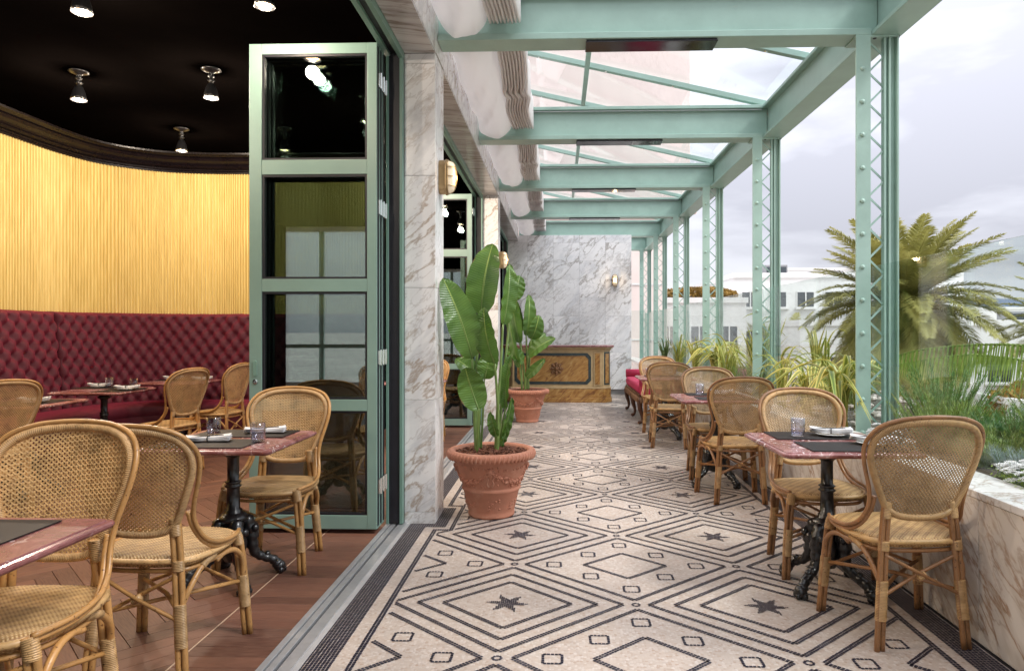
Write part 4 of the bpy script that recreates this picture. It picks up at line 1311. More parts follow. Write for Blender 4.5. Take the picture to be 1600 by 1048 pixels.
def make_chair(name, label, group, pole=None, weave=None):
    pole = pole or M_pole; weave = weave or M_weave
    t = thing(name, label, 'chair', group=group)
    W = dict(world=False)
    # woven back panel
    outl = [(p.x, p.z) for p in panel_outline()]
    m_ = M()
    zc = 0.74
    def inter(nx, ny, c):
        # intersections of line {p: p.n = c} with outline; returns parameter along tangent (-ny, nx)
        ts = []
        n_ = len(outl)
        for i in range(n_):
            a, b_ = outl[i], outl[(i + 1) % n_]
            da = a[0] * nx + (a[1] - zc) * ny - c; db = b_[0] * nx + (b_[1] - zc) * ny - c
            if (da < 0) != (db < 0):
                q = da / (da - db)
                x = a[0] + (b_[0] - a[0]) * q; z = a[1] + (b_[1] - a[1]) * q - zc
                ts.append(-ny * x + nx * z)
        return sorted(ts)
    pitch = 0.0112; hw = 0.0031
    for fam, ang in enumerate((R(38), R(128))):
        nx, ny = -math.sin(ang), math.cos(ang)
        for i in range(-40, 41):
            c = i * pitch
            ts = inter(nx, ny, c)
            if len(ts) < 2: continue
            for t0, t1 in zip(ts[::2], ts[1::2]):
                k0, k1 = math.ceil(t0 / pitch), math.floor(t1 / pitch)
                ks = [t0 / pitch] + list(range(k0, k1 + 1)) + [t1 / pitch]
                base = len(m_.v)
                for k in ks:
                    tt = k * pitch
                    up_ = 0.0011 * (1 if ((int(round(k)) + i + fam) % 2) else -1)
                    for s_, extra in ((-hw, 0), (0, 0.0009), (hw, 0)):
                        cc = c + s_
                        x = nx * cc - ny * tt; z = zc + ny * cc + nx * tt
                        # direction of tangent is (-ny, nx)
                        m_.v.append((x, yback(x, z) - up_ - (extra if fam >= 0 else 0), z))
                for k in range(len(ks) - 1):
                    for s_ in range(2):
                        a = base + k * 3 + s_
                        m_.f.append((a, a + 1, a + 4, a + 3)); m_.uv.append(None)
    wv = obj('woven_back', m_, weave, t, smooth=False, **W)
    # bound frame of the back
    fp = [Vector((p.x, yback(p.x, p.z), p.z)) for p in panel_outline()]
    P = resample(fp, 0.0034, True)
    if len(P) % 2: P = P[:-1]
    rr = [0.0145 * (1.03 if i % 2 else 0.97) for i in range(len(P))]
    obj('back_frame', M(True).tube(P, rr, 8, closed=True, flat=1.0), M_wrap, t, smooth=True, **W)
    # outer cane that sweeps from the seat corners over the back
    half = [(.205, .185, .452), (.236, .10, .458), (.240, .02, .462), (.232, -.055, .475), (.215, -.115, .515), (.200, -.150, .58), (.206, -.166, .65), (.234, -.183, .75), (.246, -.200, .822), (.236, -.225, .876), (.200, -.253, .922), (.135, -.277, .948), (.07, -.288, .957), (0, -.292, .960)]
    pts = half + [(-x, y, z) for x, y, z in reversed(half[:-1])]
    obj('outer_cane', M().tube(catmull(pts, 6), 0.0088, 8), pole, t, smooth=True, **W)
    for sg in (1, -1):
        m_ = M()
        inn = [(.196, .19, .436), (.226, .10, .441), (.229, .02, .445), (.220, -.05, .458), (.203, -.105, .497), (.186, -.142, .56), (.182, -.165, .62)]
        m_.tube(catmull([(x * sg, y, z) for x, y, z in inn], 6), 0.0095, 8)
        obj('arm_cane', m_, pole, t, smooth=True, **W)
    # seat
    so = [(0, .235), (.09, .228), (.165, .195), (.212, .12), (.225, .02), (.212, -.08), (.178, -.158), (.10, -.185), (0, -.19)]
    so = catmull([(x, y, 0) for x, y in so] + [(-x, y, 0) for x, y in reversed(so[1:-1])], 5, True)
    rings = [(0.0, .458), (.3, .459), (.6, .458), (.85, .455), (.95, .451), (1.0, .440), (1.0, .425), (.955, .412), (.80, .408), (0.0, .408)]
    m_ = M(); n_ = len(so)
    for f, z in rings:
        for p in so: m_.v.append((p.x * f, p.y * f, z))
    for i in range(len(rings) - 1):
        for k in range(n_):
            m_.f.append((i * n_ + k, i * n_ + (k + 1) % n_, (i + 1) * n_ + (k + 1) % n_, (i + 1) * n_ + k)); m_.uv.append(None)
    obj('seat', m_, M_seat, t, smooth=True, **W)
    # seat edge stitching as a thin rope
    P = resample([Vector((p.x * 1.004, p.y * 1.004, .436)) for p in so], 0.0075, True)
    if len(P) % 2: P = P[:-1]
    obj('seat_edge', M().tube(P, [0.0115 * (1.1 if i % 2 else 0.9) for i in range(len(P))], 6, closed=True), M_weave, t, smooth=True, **W)
    P = [Vector((p.x * 0.93, p.y * 0.93, .398)) for p in so]
    obj('under_rail', M().tube(P, 0.009, 7, closed=True), pole, t, smooth=True, **W)
    # legs
    for sg in (1, -1):
        path = catmull([(.135 * sg, -.175, .60), (.150 * sg, -.180, .46), (.165 * sg, -.190, .25), (.183 * sg, -.203, 0.0)], 6)
        m_ = M(); pair(m_, path, (.0115, .002, 0), .0118)
        lg = obj('leg', m_, pole, t, smooth=True, **W)
        seg = lambda z0, z1: [p for p in resample(path, 0.01) if z0 <= p.z <= z1]
        for z0, z1, r_, fl_ in ((.115, .285, .0242, .70), (.395, .445, .0242, .70), (.525, .605, .0225, .78)):
            b_ = M(True); binding(b_, seg(z0, z1), r_, flat=fl_, up=(0, 1, 0))
            obj('binding', b_, M_wrap, lg, smooth=True, **W)
        path = catmull([(.190 * sg, .178, .445), (.203 * sg, .182, .40), (.218 * sg, .190, .25), (.235 * sg, .202, 0.0)], 6)
        m_ = M(); pair(m_, path, (.0115, .002, 0), .0118)
        lg = obj('leg', m_, pole, t, smooth=True, **W)
        for z0, z1, r_, fl_ in ((.115, .265, .0242, .70), (.385, .448, .0235, .8)):
            b_ = M(True); binding(b_, seg(z0, z1), r_, flat=fl_, up=(0, 1, 0))
            obj('binding', b_, M_wrap, lg, smooth=True, **W)
        # curved side braces
        p1 = catmull([(.172 * sg, -.190, .27), (.188 * sg, -.165, .33), (.200 * sg, -.10, .392), (.208 * sg, -.02, .418)], 7)
        p2 = catmull([(.222 * sg, .188, .255), (.226 * sg, .170, .335), (.222 * sg, .115, .388), (.212 * sg, .045, .398), (.208 * sg, -.01, .385)], 7)
        for pth in (p1, p2):
            br = obj('side_brace', M().tube(pth, .0112, 8), pole, t, smooth=True, **W)
        b_ = M(True); binding(b_, p1[-8:], .0145)
        obj('binding', b_, M_wrap, br, smooth=True, **W)
    # crossed stretchers
    def bow(a, b_, mid):
        return catmull([a, mid, b_], 7)
    for sg in (1, -1):
        st = obj('cross_stretcher', M().tube(bow((-.155 * sg, -.186, .385), (.172 * sg, -.194, .215), (.015 * sg, -.192 - .012 * sg, .298)), .0078, 7), pole, t, smooth=True, **W)
        st2 = obj('cross_stretcher', M().tube(bow((-.195 * sg, .185, .375), (.222 * sg, .192, .210), (.012 * sg, .188 + .012 * sg, .292)), .0078, 7), pole, t, smooth=True, **W)
        obj('floor_stretcher', M().tube([(.170 * sg, -.190, .235), (0, 0, .237 + .009 * sg), (-.222 * sg, .190, .235)], .0085, 7), pole, t, smooth=True, **W)
    b_ = M(True)
    binding(b_, [(-.016, -.193, .290), (.016, -.193, .305)], .015)
    obj('binding', b_, M_wrap, st, smooth=True, **W)
    b_ = M(True); binding(b_, [(-.016, .189, .285), (.016, .189, .299)], .015)
    obj('binding', b_, M_wrap, st2, smooth=True, **W)
    return t

chair = make_chair('rattan_chair', 'honey rattan chair at the front left, facing the cropped red marble table', 'rattan chairs in the dining room')
chair.location = (-1.655, 2.01, 0); chair.rotation_euler = (0, 0, R(181)); chair.scale = (1.035, 1.035, 1.03)
def tone(r, k):
    rs = random.Random(k)
    f = rs.uniform(.80, 1.12); w_ = rs.uniform(-.05, .05)
    def go(o):
        o.color = (f * (1 + w_), f, f * (1 - w_ * 1.5), 1)
        for c in o.children: go(c)
    go(r)
NCH = [0]
def dup1(*a, **k):
    r = dup(*a, **k); r.scale = (1, 1, 1); NCH[0] += 1; tone(r, NCH[0] * 3 + 1); return r
G1, G2 = 'rattan chairs in the dining room', 'rattan chairs on the terrace'
dup1(chair, (-1.575, 2.70, 0), R(-1), 'honey rattan chair turned away from us at the near side of the second dining table', G1)
dup1(chair, (-1.60, 3.80, 0), R(180), 'honey rattan chair facing us right in front of the glass folding door', G1)
dup1(chair, (-4.07, 4.75, 0), R(62), 'rattan chair at the left photo edge with only its back showing', G1)
dup1(chair, (-3.60, 6.22, 0), R(74), 'rattan chair with its back in profile before the velvet banquette', G1)
dup1(chair, (-3.62, 7.18, 0), R(84), 'rattan chair half hidden by the front door leaf, beside the far banquette table', G1)
dup1(chair, (-1.60, 8.22, 0), R(180), 'rattan chair seen through the second door opening left of the banana plant', G1)
chair_b = make_chair('rattan_chair', 'nearest terrace rattan chair, its woven back turned to us by the marble planter', G2, M_pole_b, M_weave_b)
chair_b.location = (1.473, 3.04, 0); chair_b.rotation_euler = (0, 0, R(4.5))
dup1(chair_b, (1.425, 3.83, 0), R(181), 'terrace rattan chair facing us behind the nearest terrace table', G2)
dup1(chair_b, (1.362, 5.37, 0), R(2), 'terrace rattan chair turned away in front of the second terrace table', G2)
dup1(chair_b, (1.40, 6.22, 0), R(180), 'terrace rattan chair facing us behind the second terrace table', G2)
dup1(chair_b, (1.27, 7.80, 0), R(-12), 'terrace rattan chair turned away in front of the farthest terrace table', G2)
dup1(chair_b, (1.33, 8.98, 0), R(180), 'farthest terrace rattan chair facing us beside the crimson bench', G2)

# ------------------------------------------------------------ pedestal table prototype
def make_table(name, label, group, sx=0.66, sy=0.66, ztop=0.74, rz=0.0):
    t = thing(name, label, 'table', group=group)
    W = dict(world=False)
    def rr(s_, t_, r, n=6):
        pts = []
        for cx, cy, a0 in ((s_ - r, t_ - r, 0), (-s_ + r, t_ - r, PI / 2), (-s_ + r, -t_ + r, PI), (s_ - r, -t_ + r, 3 * PI / 2)):
            for i in range(n + 1):
                a = a0 + PI / 2 * i / n
                pts.append((cx + r * math.cos(a), cy + r * math.sin(a)))
        return pts
    hx, hy = sx / 2, sy / 2
    prof = [(-0.020, 0.0), (-0.018, -0.0015), (-0.017, -0.004), (-0.004, -0.006), (0.0, -0.010), (0.0, -0.017), (-0.004, -0.023), (-0.010, -0.027), (-0.022, -0.030)]
    m_ = M(); ring = None
    for d, z in prof:
        pts = rr(hx + d, hy + d, 0.03 + d * 0.5)
        m_.v += [(x, y, ztop + z) for x, y in pts]
    n_ = len(pts)
    for i in range(len(prof) - 1):
        for k in range(n_):
            m_.f.append((i * n_ + k, (i + 1) * n_ + k, (i + 1) * n_ + (k + 1) % n_, i * n_ + (k + 1) % n_)); m_.uv.append(None)
    m_.f.append(tuple(range(n_))); m_.uv.append(None)
    m_.f.append(tuple(reversed(range((len(prof) - 1) * n_, len(prof) * n_)))); m_.uv.append(None)
    obj('tabletop', m_, M_top, t, **W)
    zz = ztop - 0.031
    pr = [(.10, zz), (.10, zz - .008), (.046, zz - .016), (.044, zz - .03), (.055, zz - .034), (.055, zz - .048), (.040, zz - .055), (.030, zz - .065), (.029, zz - .18), (.034, zz - .185), (.042, zz - .190), (.034, zz - .196), (.034, zz - .206), (.043, zz - .212), (.034, zz - .218), (.031, zz - .225), (.034, zz - .33), (.044, zz - .335), (.044, zz - .348), (.052, zz - .352), (.070, zz - .368), (.078, zz - .382), (.062, zz - .392), (.045, zz - .402), (.048, zz - .44), (.062, zz - .47), (.070, zz - .51), (.058, zz - .56), (.040, zz - .60), (0, zz - .61)]
    obj('pedestal', M().lathe(pr, 20, wob=lambda a, z: 1 + (0.04 * math.cos(a * 12) if zz - .18 > z > zz - .33 or z > zz - .18 and z < zz - .06 else 0.07 * math.cos(a * 8) if z < zz - .35 else 0)), M_iron, t, smooth=True, **W)
    for k in range(4):
        a = R(38) + k * PI / 2
        ca, sa = math.cos(a), math.sin(a)
        pth = [(.035, .32), (.070, .305), (.090, .25), (.092, .19), (.110, .13), (.150, .10), (.195, .08), (.222, .050), (.232, .028)]
        rad = [.028, .034, .038, .031, .025, .022, .023, .028, .026]
        P = catmull([(x * ca, x * sa, z) for x, z in pth], 4)
        r2 = np.interp(np.linspace(0, 1, len(P)), np.linspace(0, 1, len(rad)), rad)
        r2 = [r * (1 + 0.13 * math.sin(i * 2.1)) for i, r in enumerate(r2)]
        m_ = M().tube(P, r2, 10)
        for (x, z, r) in ((.085, .29, .026), (.235, .034, .033), (.105, .17, .022), (.17, .11, .018), (.258, .016, .015)):
            m_.ball((x * ca, x * sa, z), r, 10, 6)
        for q in (-1, 1):
            m_.ball((.10 * ca - q * .032 * sa, .10 * sa + q * .032 * ca, .27), .022, 8, 5)
            m_.ball((.235 * ca - q * .022 * sa, (.235) * sa + q * .022 * ca, .018), .018, 8, 5)
        obj('leg', m_, M_iron, t, smooth=True, **W)
    return t
TG1, TG2 = 'marble topped tables in the dining room', 'marble topped tables on the terrace'
tab = make_table('pedestal_table', 'cropped red marble table at the lower left corner with a black placemat', TG1)
tab.location = (-1.655, 1.69, 0)
dup(tab, (-1.69, 3.50, 0), 0, 'red marble pedestal table with two tumblers between two rattan chairs by the door', TG1)
dup(tab, (-4.23, 5.25, 0), R(2), 'dining table at the left edge before the banquette, with plate and one glass', TG1)
dup(tab, (-4.36, 6.42, 0), R(3), 'dining table in front of the curved banquette, its black pedestal in view', TG1)
dup(tab, (-4.26, 7.56, 0), R(0), 'farthest dining table, tucked against the back of the banquette', TG1)
dup(tab, (-1.62, 7.62, 0), 0, 'table glimpsed through the second door opening', TG1)
dup(tab, (1.362, 3.51, 0), R(1), 'nearest terrace table, pink red marble top with two black placemats', TG2)
dup(tab, (1.33, 5.88, 0), 0, 'second terrace table between two rattan chairs', TG2)
dup(tab, (1.30, 8.40, 0), 0, 'farthest terrace table, mostly hidden by rattan chair backs', TG2)

# ------------------------------------------------------------ table settings
def place_mat(x, y, z, w, d, label, rz=0):
    o = obj('placemat', M().box(-w / 2, w / 2, -d / 2, d / 2, 0, 0.004), M_blackmat, bevel=0.001, loc=(x, y, z + 0.0005), rot=(0, 0, rz))
    return tag(o, label, 'placemat', 'black rectangular placemats')
tum_me = None
def tumbler_at(x, y, z, label, water=0.035):
    t = thing('glass_tumbler', label, 'glass', (x, y, z), group='clear water tumblers')
    pr = [(0, 0.001), (.031, 0.001), (.0345, .003), (.037, .095), (.0358, .0955), (.0338, .0130), (.030, .010), (0, .010)]
    obj('glass_body', M().lathe(pr, 24), M_tumbler, t, smooth=True, world=False)
    pr = [(0, .0103), (.0295, .0103), (.0332, .0133), (.0342, water), (0, water)]
    obj('water', M().lathe(pr, 20), M_tumbler, t, smooth=False, world=False)
    return t
def napkin_at(x, y, z, rz, label_plate, label_nap, plate=True):
    if plate:
        t = thing('side_plate', label_plate, 'plate', (x, y, z), group='small white side plates')
        pr = [(0, .002), (.045, .002), (.05, 0.001), (.052, .004), (.078, .011), (.080, .0125), (.076, .0135), (.05, .0075), (0, .0065)]
        obj('dish', M().lathe(pr, 28), M_white_cer, t, smooth=True, world=False)
    t = thing('folded_napkin', label_nap, 'napkin', (x, y, z + (0.0125 if plate else 0.001)), rz, 'folded white napkins with black rings')
    for k in range(4):
        m_ = M(); a = R(-9 + 6 * k)
        nu = 14
        for i in range(nu + 1):
            u = -1 + 2 * i / nu
            wdt = 0.030 * (0.55 + 0.45 * abs(u)) * (1 if u < 0 else 1.15)
            for q in range(5):
                v = -1 + q / 2
                xx = u * 0.105; yy = v * wdt + 0.004 * k
                zz_ = 0.004 + k * 0.0048 + 0.007 * max(0, abs(u) - .2) * (k * .4 + .4) + 0.0025 * math.sin(v * 5 + k) + 0.002 * mnoise.noise(Vector((u * 4, v * 3, k)))
                m_.v.append((xx * math.cos(a) - yy * math.sin(a), xx * math.sin(a) + yy * math.cos(a), zz_))
        for i in range(nu):
            for q in range(4):
                b_ = i * 5 + q
                m_.f.append((b_, b_ + 1, b_ + 6, b_ + 5)); m_.uv.append(None)
        o = obj('cloth_fold', m_, M_linen, t, smooth=True, world=False)
        md = o.modifiers.new('solid', 'SOLIDIFY'); md.thickness = 0.0022
    m_ = M()
    P = [(0.018 * 0, math.cos(b_) * .024, .014 + math.sin(b_) * .0135) for b_ in [2 * PI * i / 20 for i in range(20)]]
    m_.tube(P, .0035, 6, closed=True)
    m_.tube([(-.075, -.012, .026), (.07, .012, .029)], .0022, 6)
    obj('ring', m_, M_ring, t, smooth=True, world=False)
    return t
TZ_ = 0.7405; MZ = TZ_ + 0.0048
# terrace table 1
place_mat(1.365, 3.695, TZ_, .46, .255, 'far placemat on the nearest terrace table, under a tumbler and napkin')
place_mat(1.415, 3.345, TZ_, .46, .265, 'near placemat on the nearest terrace table')
tumbler_at(1.268, 3.66, MZ, 'water tumbler on the nearest terrace table', .04)
napkin_at(1.45, 3.68, MZ, R(-22), 'plate behind the tumbler on the nearest terrace table', 'folded napkin beside the tumbler on the nearest terrace table')
napkin_at(1.545, 3.40, MZ, R(-30), 'plate partly hidden by the nearest chair back on the first terrace table', 'folded napkin partly hidden by the nearest chair back')
# terrace table 2
place_mat(1.36, 6.07, TZ_, .46, .25, 'far placemat on the second terrace table')
place_mat(1.38, 5.71, TZ_, .46, .25, 'near placemat on the second terrace table')
tumbler_at(1.24, 6.03, MZ, 'water tumbler on the second terrace table', .04)
napkin_at(1.43, 6.06, MZ, R(-20), 'plate on the second terrace table', 'folded napkin on the second terrace table')
# terrace table 3
place_mat(1.30, 8.55, TZ_, .44, .25, 'placemat on the farthest terrace table')
tumbler_at(1.12, 8.52, MZ, 'tumbler on the farthest terrace table')
# dining table 1
place_mat(-1.69, 1.80, TZ_, .46, .33, 'large placemat on the cropped table at the lower left')
# dining table 2
place_mat(-1.70, 3.67, TZ_, .50, .25, 'far placemat on the dining table with two tumblers')
place_mat(-1.74, 3.34, TZ_, .46, .26, 'near placemat on the dining table with two tumblers')
tumbler_at(-1.845, 3.60, MZ, 'left of the two tumblers on the dining table beside the door', .012)
tumbler_at(-1.515, 3.40, MZ, 'right of the two tumblers on the dining table beside the door', .055)
napkin_at(-1.60, 3.68, MZ, R(12), 'plate under the far napkin on the table beside the door', 'napkin behind the right tumbler on the table beside the door', plate=False)
napkin_at(-1.76, 3.38, MZ, R(14), '', 'napkin between the near chair back and the right tumbler', plate=False)
# dining table 3 (left edge)
place_mat(-4.15, 5.20, TZ_, .40, .5, 'placemat on the dining table at the left edge')
tumbler_at(-4.24, 5.42, MZ, 'tumbler on the dining table at the left edge', .012)
napkin_at(-4.08, 5.18, MZ, R(8), 'plate on the dining table at the left edge', 'napkin with black ring on the dining table at the left edge')
# dining table 4
place_mat(-4.50, 6.60, TZ_, .46, .24, 'left placemat on the table in front of the curved banquette')
place_mat(-4.16, 6.36, TZ_, .26, .46, 'right placemat on the table in front of the curved banquette')
tumbler_at(-4.43, 6.60, MZ, 'left tumbler on the table in front of the curved banquette', .02)
napkin_at(-4.55, 6.63, MZ, R(5), 'left plate on the table in front of the curved banquette', 'left napkin on the table in front of the curved banquette')
tumbler_at(-4.12, 6.50, MZ, 'right tumbler on the table in front of the curved banquette', .02)
napkin_at(-4.10, 6.36, MZ, R(8), 'right plate on the table in front of the curved banquette', 'right napkin on the table in front of the curved banquette')
# dining table 5
place_mat(-4.32, 7.68, TZ_, .46, .24, 'placemat on the farthest dining table')
tumbler_at(-4.33, 7.62, MZ, 'tumbler on the farthest dining table', .02)
napkin_at(-4.42, 7.70, MZ, R(0), 'left plate on the farthest dining table', 'left napkin on the farthest dining table')
napkin_at(-4.04, 7.62, MZ, R(10), 'right plate on the farthest dining table', 'right napkin on the farthest dining table, seen past the chair back')

# ------------------------------------------------------------ ceiling spot lamps
def spot(x, y, label, power=75):
    t = thing('ceiling_lamp', label, 'lamp', base=(x, y, 3.45), group='black ceiling spot lamps')
    obj('rose', M().lathe([(0, 0), (.075, 0), (.078, -.008), (.05, -.02), (.022, -.03), (.018, -.05), (.026, -.056), (.026, -.064), (.016, -.072), (.016, -.085), (.030, -.095), (.016, -.105), (.014, -.13), (0, -.135)], 20, (x, y, 3.45)), M_iron, t, smooth=True)
    obj('lamp_shade', M().lathe([(.016, -.115), (.030, -.13), (.046, -.17), (.056, -.215), (.060, -.24), (.056, -.24), (.050, -.212), (.030, -.16), (.012, -.14)], 20, (x, y, 3.45)), M_iron, t, smooth=True)
    obj('bulb', M().lathe([(0, -.236), (.03, -.234), (.048, -.228), (.048, -.220), (0, -.218)], 20, (x, y, 3.45)), M_bulb, t, smooth=True)
    ld = bpy.data.lights.new('lamp_light', 'POINT')
    ld.energy = power; ld.color = (1.0, 0.84, 0.68); ld.shadow_soft_size = 0.045
    lo = bpy.data.objects.new('lamp_light', ld); COL.objects.link(lo)
    lo.parent = t; lo.matrix_parent_inverse = Matrix.Translation((-x, -y, -3.45))
    lo.location = (x, y, 3.12)
    return t
LP = 47
spot(-3.97, 5.53, 'ceiling lamp on the left above the banquette tables', LP)
spot(-2.85, 5.52, 'ceiling lamp right of centre, left of the folded door', LP)
spot(-4.00, 7.13, 'farthest small ceiling lamp near the moulding', LP * 0.6)
spot(-2.86, 4.01, 'large ceiling lamp at the top left of the photo', LP)
spot(-1.73, 3.97, 'large ceiling lamp nearest the folded door', LP * 0.3)
spot(-4.9, 4.0, 'ceiling lamp beyond the left photo edge', LP * 0.6)
spot(-1.75, 2.2, 'ceiling lamp above the front table', LP * 0.5)
spot(-3.3, 2.2, 'ceiling lamp above the cropped front table', LP)
spot(-5.0, 6.4, 'ceiling lamp over the left banquette corner', LP) if False else None
spot(-2.9, 7.15, 'ceiling lamp hidden behind the door leaf', LP * 0.35)
spot(-1.75, 8.0, 'ceiling lamp seen in the second door opening', LP)
spot(-1.75, 6.2, 'ceiling lamp behind the first pillar', LP)

# ------------------------------------------------------------ bulkhead wall lamps
def wall_lamp(name, label, loc, rz):
    """local: plate in the xz plane, projecting along -y"""
    t = thing(name, label, 'wall lamp', loc, rz, 'oval brass cage wall lamps')
    def stad(w, h, n=10):
        pts = []
        for i in range(n + 1):
            a = PI * i / n; pts.append((w * math.cos(a), h + w * math.sin(a)))
        for i in range(n + 1):
            a = PI + PI * i / n; pts.append((w * math.cos(a), -h + w * math.sin(a)))
        return pts
    def loft(secs):
        m_ = M()
        n_ = None
        for (w, h, y) in secs:
            p = stad(w, h); n_ = len(p)
            m_.v += [(x, -y, z) for x, z in p]
        for i in range(len(secs) - 1):
            for k in range(n_):
                m_.f.append((i * n_ + k, i * n_ + (k + 1) % n_, (i + 1) * n_ + (k + 1) % n_, (i + 1) * n_ + k)); m_.uv.append(None)
        m_.f.append(tuple(range((len(secs) - 1) * n_, len(secs) * n_))); m_.uv.append(None)
        return m_
    obj('back_box', loft([(.050, .068, 0), (.052, .068, .004), (.052, .068, .042), (.058, .068, .046), (.058, .068, .056), (.050, .068, .058)]), M_brass, t, smooth=False, world=False, bevel=0.002)
    obj('glass_dome', loft([(.046, .066, .056), (.046, .066, .075), (.040, .062, .096), (.028, .055, .106)]), M_lampglass, t, smooth=True, world=False)
    m_ = M()
    p = stad(.050, .068); m_.tube([(x, -.062, z) for x, z in p], .0045, 6, closed=True)
    for z in (-.065, -.0, .065):
        m_.tube(catmull([(-.052, -.058, z), (-.045, -.092, z), (0, -.114, z), (.045, -.092, z), (.052, -.058, z)], 5), .0038, 6)
    m_.tube(catmull([(0, -.058, .118), (0, -.098, .098), (0, -.116, .05), (0, -.118, 0), (0, -.116, -.05), (0, -.098, -.098), (0, -.058, -.118)], 5), .0038, 6)
    obj('cage', m_, M_brass, t, smooth=True, world=False)
    ld = bpy.data.lights.new('lamp_light', 'POINT'); ld.energy = 1.2; ld.color = (1, .72, .42); ld.shadow_soft_size = .03
    lo = bpy.data.objects.new('lamp_light', ld); COL.objects.link(lo); lo.parent = t; lo.location = (0, -.135, 0)
    return t
wall_lamp('wall_lamp', 'large brass cage lamp on the side of the nearest marble pillar', (XP, PILS[2] + 0.17, 2.375), R(90))
wall_lamp('wall_lamp', 'brass cage lamp on the second pillar, just above the banana leaves', (XP, PILS[3] + 0.17, 2.30), R(90))
wall_lamp('wall_lamp', 'small brass cage lamp alone on the far marble wall', (1.165, YB, 2.345), 0)

# ------------------------------------------------------------ terracotta pots
def pot(name, label, loc, sc=1.0, rz=0):
    t = thing(name, label, 'plant pot', loc, rz, 'terracotta garland pots')
    pr = [(0, 0), (.150, 0), (.162, .006), (.165, .02), (.160, .03), (.166, .05), (.196, .178), (.203, .186), (.210, .196), (.206, .208), (.200, .214), (.204, .222), (.262, .392), (.268, .402), (.290, .408), (.306, .422), (.312, .440), (.306, .458), (.292, .468), (.276, .470), (.262, .462), (.254, .44), (.24, .40), (0, .395)]
    obj('pot_body', M().lathe(pr, 64), M_terra, t, smooth=True, world=False)
    m_ = M()
    nr = 62
    for k in range(nr):
        a = 2 * PI * k / nr
        P = [(.300 * math.cos(a + dd), .300 * math.sin(a + dd), z) for dd, z in ((-.018, .412), (0, .437), (.02, .460))]
        P = [Vector((x * (1 + (0.035 if i == 1 else 0.005)), y * (1 + (0.035 if i == 1 else 0.005)), z)) for i, (x, y, z) in enumerate(P)]
        m_.tube(catmull(P, 2), .0085, 6)
    obj('rope_rim', m_, M_terra, t, smooth=True, world=False)
    def rad(z): return float(np.interp(z, [.222, .392], [.204, .262]))
    rs = random.Random(3)
    for s_ in range(4):
        m_ = M()
        a0 = s_ * PI / 2 + .1
        for i in range(60):
            f = i / 59
            a = a0 + f * PI / 2
            z = .345 - .085 * math.sin(PI * f) + rs.uniform(-.012, .012)
            th = .006 + .012 * math.sin(PI * f)
            z += rs.uniform(-1, 1) * th * 1.1
            r = rad(z)
            m_.ball(((r + .002) * math.cos(a), (r + .002) * math.sin(a), z), rs.uniform(.006, .010 + .005 * math.sin(PI * f)), 6, 4)
        for i in range(26):   # scattered leaves above and below the swag
            a = a0 + rs.uniform(.15, 1.42); z = rs.choice([rs.uniform(.34, .38), rs.uniform(.23, .28)])
            r = rad(z); m_.ball((r * math.cos(a), r * math.sin(a), z), rs.uniform(.004, .008), 5, 4, (1, 1, 1.6))
        obj('garland', m_, M_terra, t, smooth=True, world=False, kind='stuff')
        m_ = M()
        ca, sa = math.cos(a0), math.sin(a0)
        r = rad(.35) + .006
        m_.ball((r * ca, r * sa, .352), .017, 8, 6, (1, 1, 1.2))
        for k in range(9):
            b_ = 2 * PI * k / 9
            dx, dz = math.cos(b_), math.sin(b_)
            P = [(r * math.cos(a0 + dx * q * .09), r * math.sin(a0 + dx * q * .09), .352 + dz * q * .028) for q in (.3, .8, 1.5)]
            m_.tube(P, [.007, .006, .003], 6)
        for sg in (-1, 1):
            P = [(rad(z) * math.cos(a0 + sg * q) * 1.015, rad(z) * math.sin(a0 + sg * q) * 1.015, z) for q, z in ((.05, .345), (.12, .32), (.06, .29), (.10, .265), (.05, .24))]
            m_.tube(catmull(P, 3), .006, 6)
        obj('rosette', m_, M_terra, t, smooth=True, world=False)
    m_ = M()
    for i in range(150):
        a = rs.uniform(0, 2 * PI); z = rs.uniform(.07, .15)
        if math.sin(a * 7) < -0.2: continue
        r = float(np.interp(z, [.05, .178], [.166, .196])); m_.ball((r * math.cos(a), r * math.sin(a), z), rs.uniform(.004, .009), 5, 4)
    obj('lower_relief', m_, M_terra, t, smooth=True, world=False, kind='stuff')
    # bark mulch
    m_ = M()
    for i in range(900):
        r = .255 * math.sqrt(rs.random()); a = rs.uniform(0, 2 * PI)
        z = .435 + .022 * (1 - (r / .26) ** 2) + rs.uniform(-.004, .012)
        L_, w_, h_ = rs.uniform(.008, .024), rs.uniform(.004, .009), rs.uniform(.0015, .004)
        b_ = M().box(-L_, L_, -w_, w_, -h_, h_)
        rm = Matrix.Rotation(rs.uniform(0, PI), 3, 'Z') @ Matrix.Rotation(rs.uniform(-.6, .6), 3, 'X') @ Matrix.Rotation(rs.uniform(-.5, .5), 3, 'Y')
        m_.add([rm @ Vector(p) + Vector((r * math.cos(a), r * math.sin(a), z)) for p in b_.v], b_.f)
    o = obj('bark_mulch', m_, M_mulch, t, kind='stuff', world=False)
    obj('soil', M().lathe([(.252, .425), (0, .44)], 24), M_mulch, t, world=False)
    return t
P1 = (-0.475, 4.845, 0.0); P2 = (-0.445, 9.83, 0.0)
pot('terracotta_pot', 'large terracotta pot with garlands in the foreground beside the marble pillar', P1, rz=R(-92))
pot('terracotta_pot', 'terracotta pot farther back in front of the golden counter', P2, rz=R(-60))

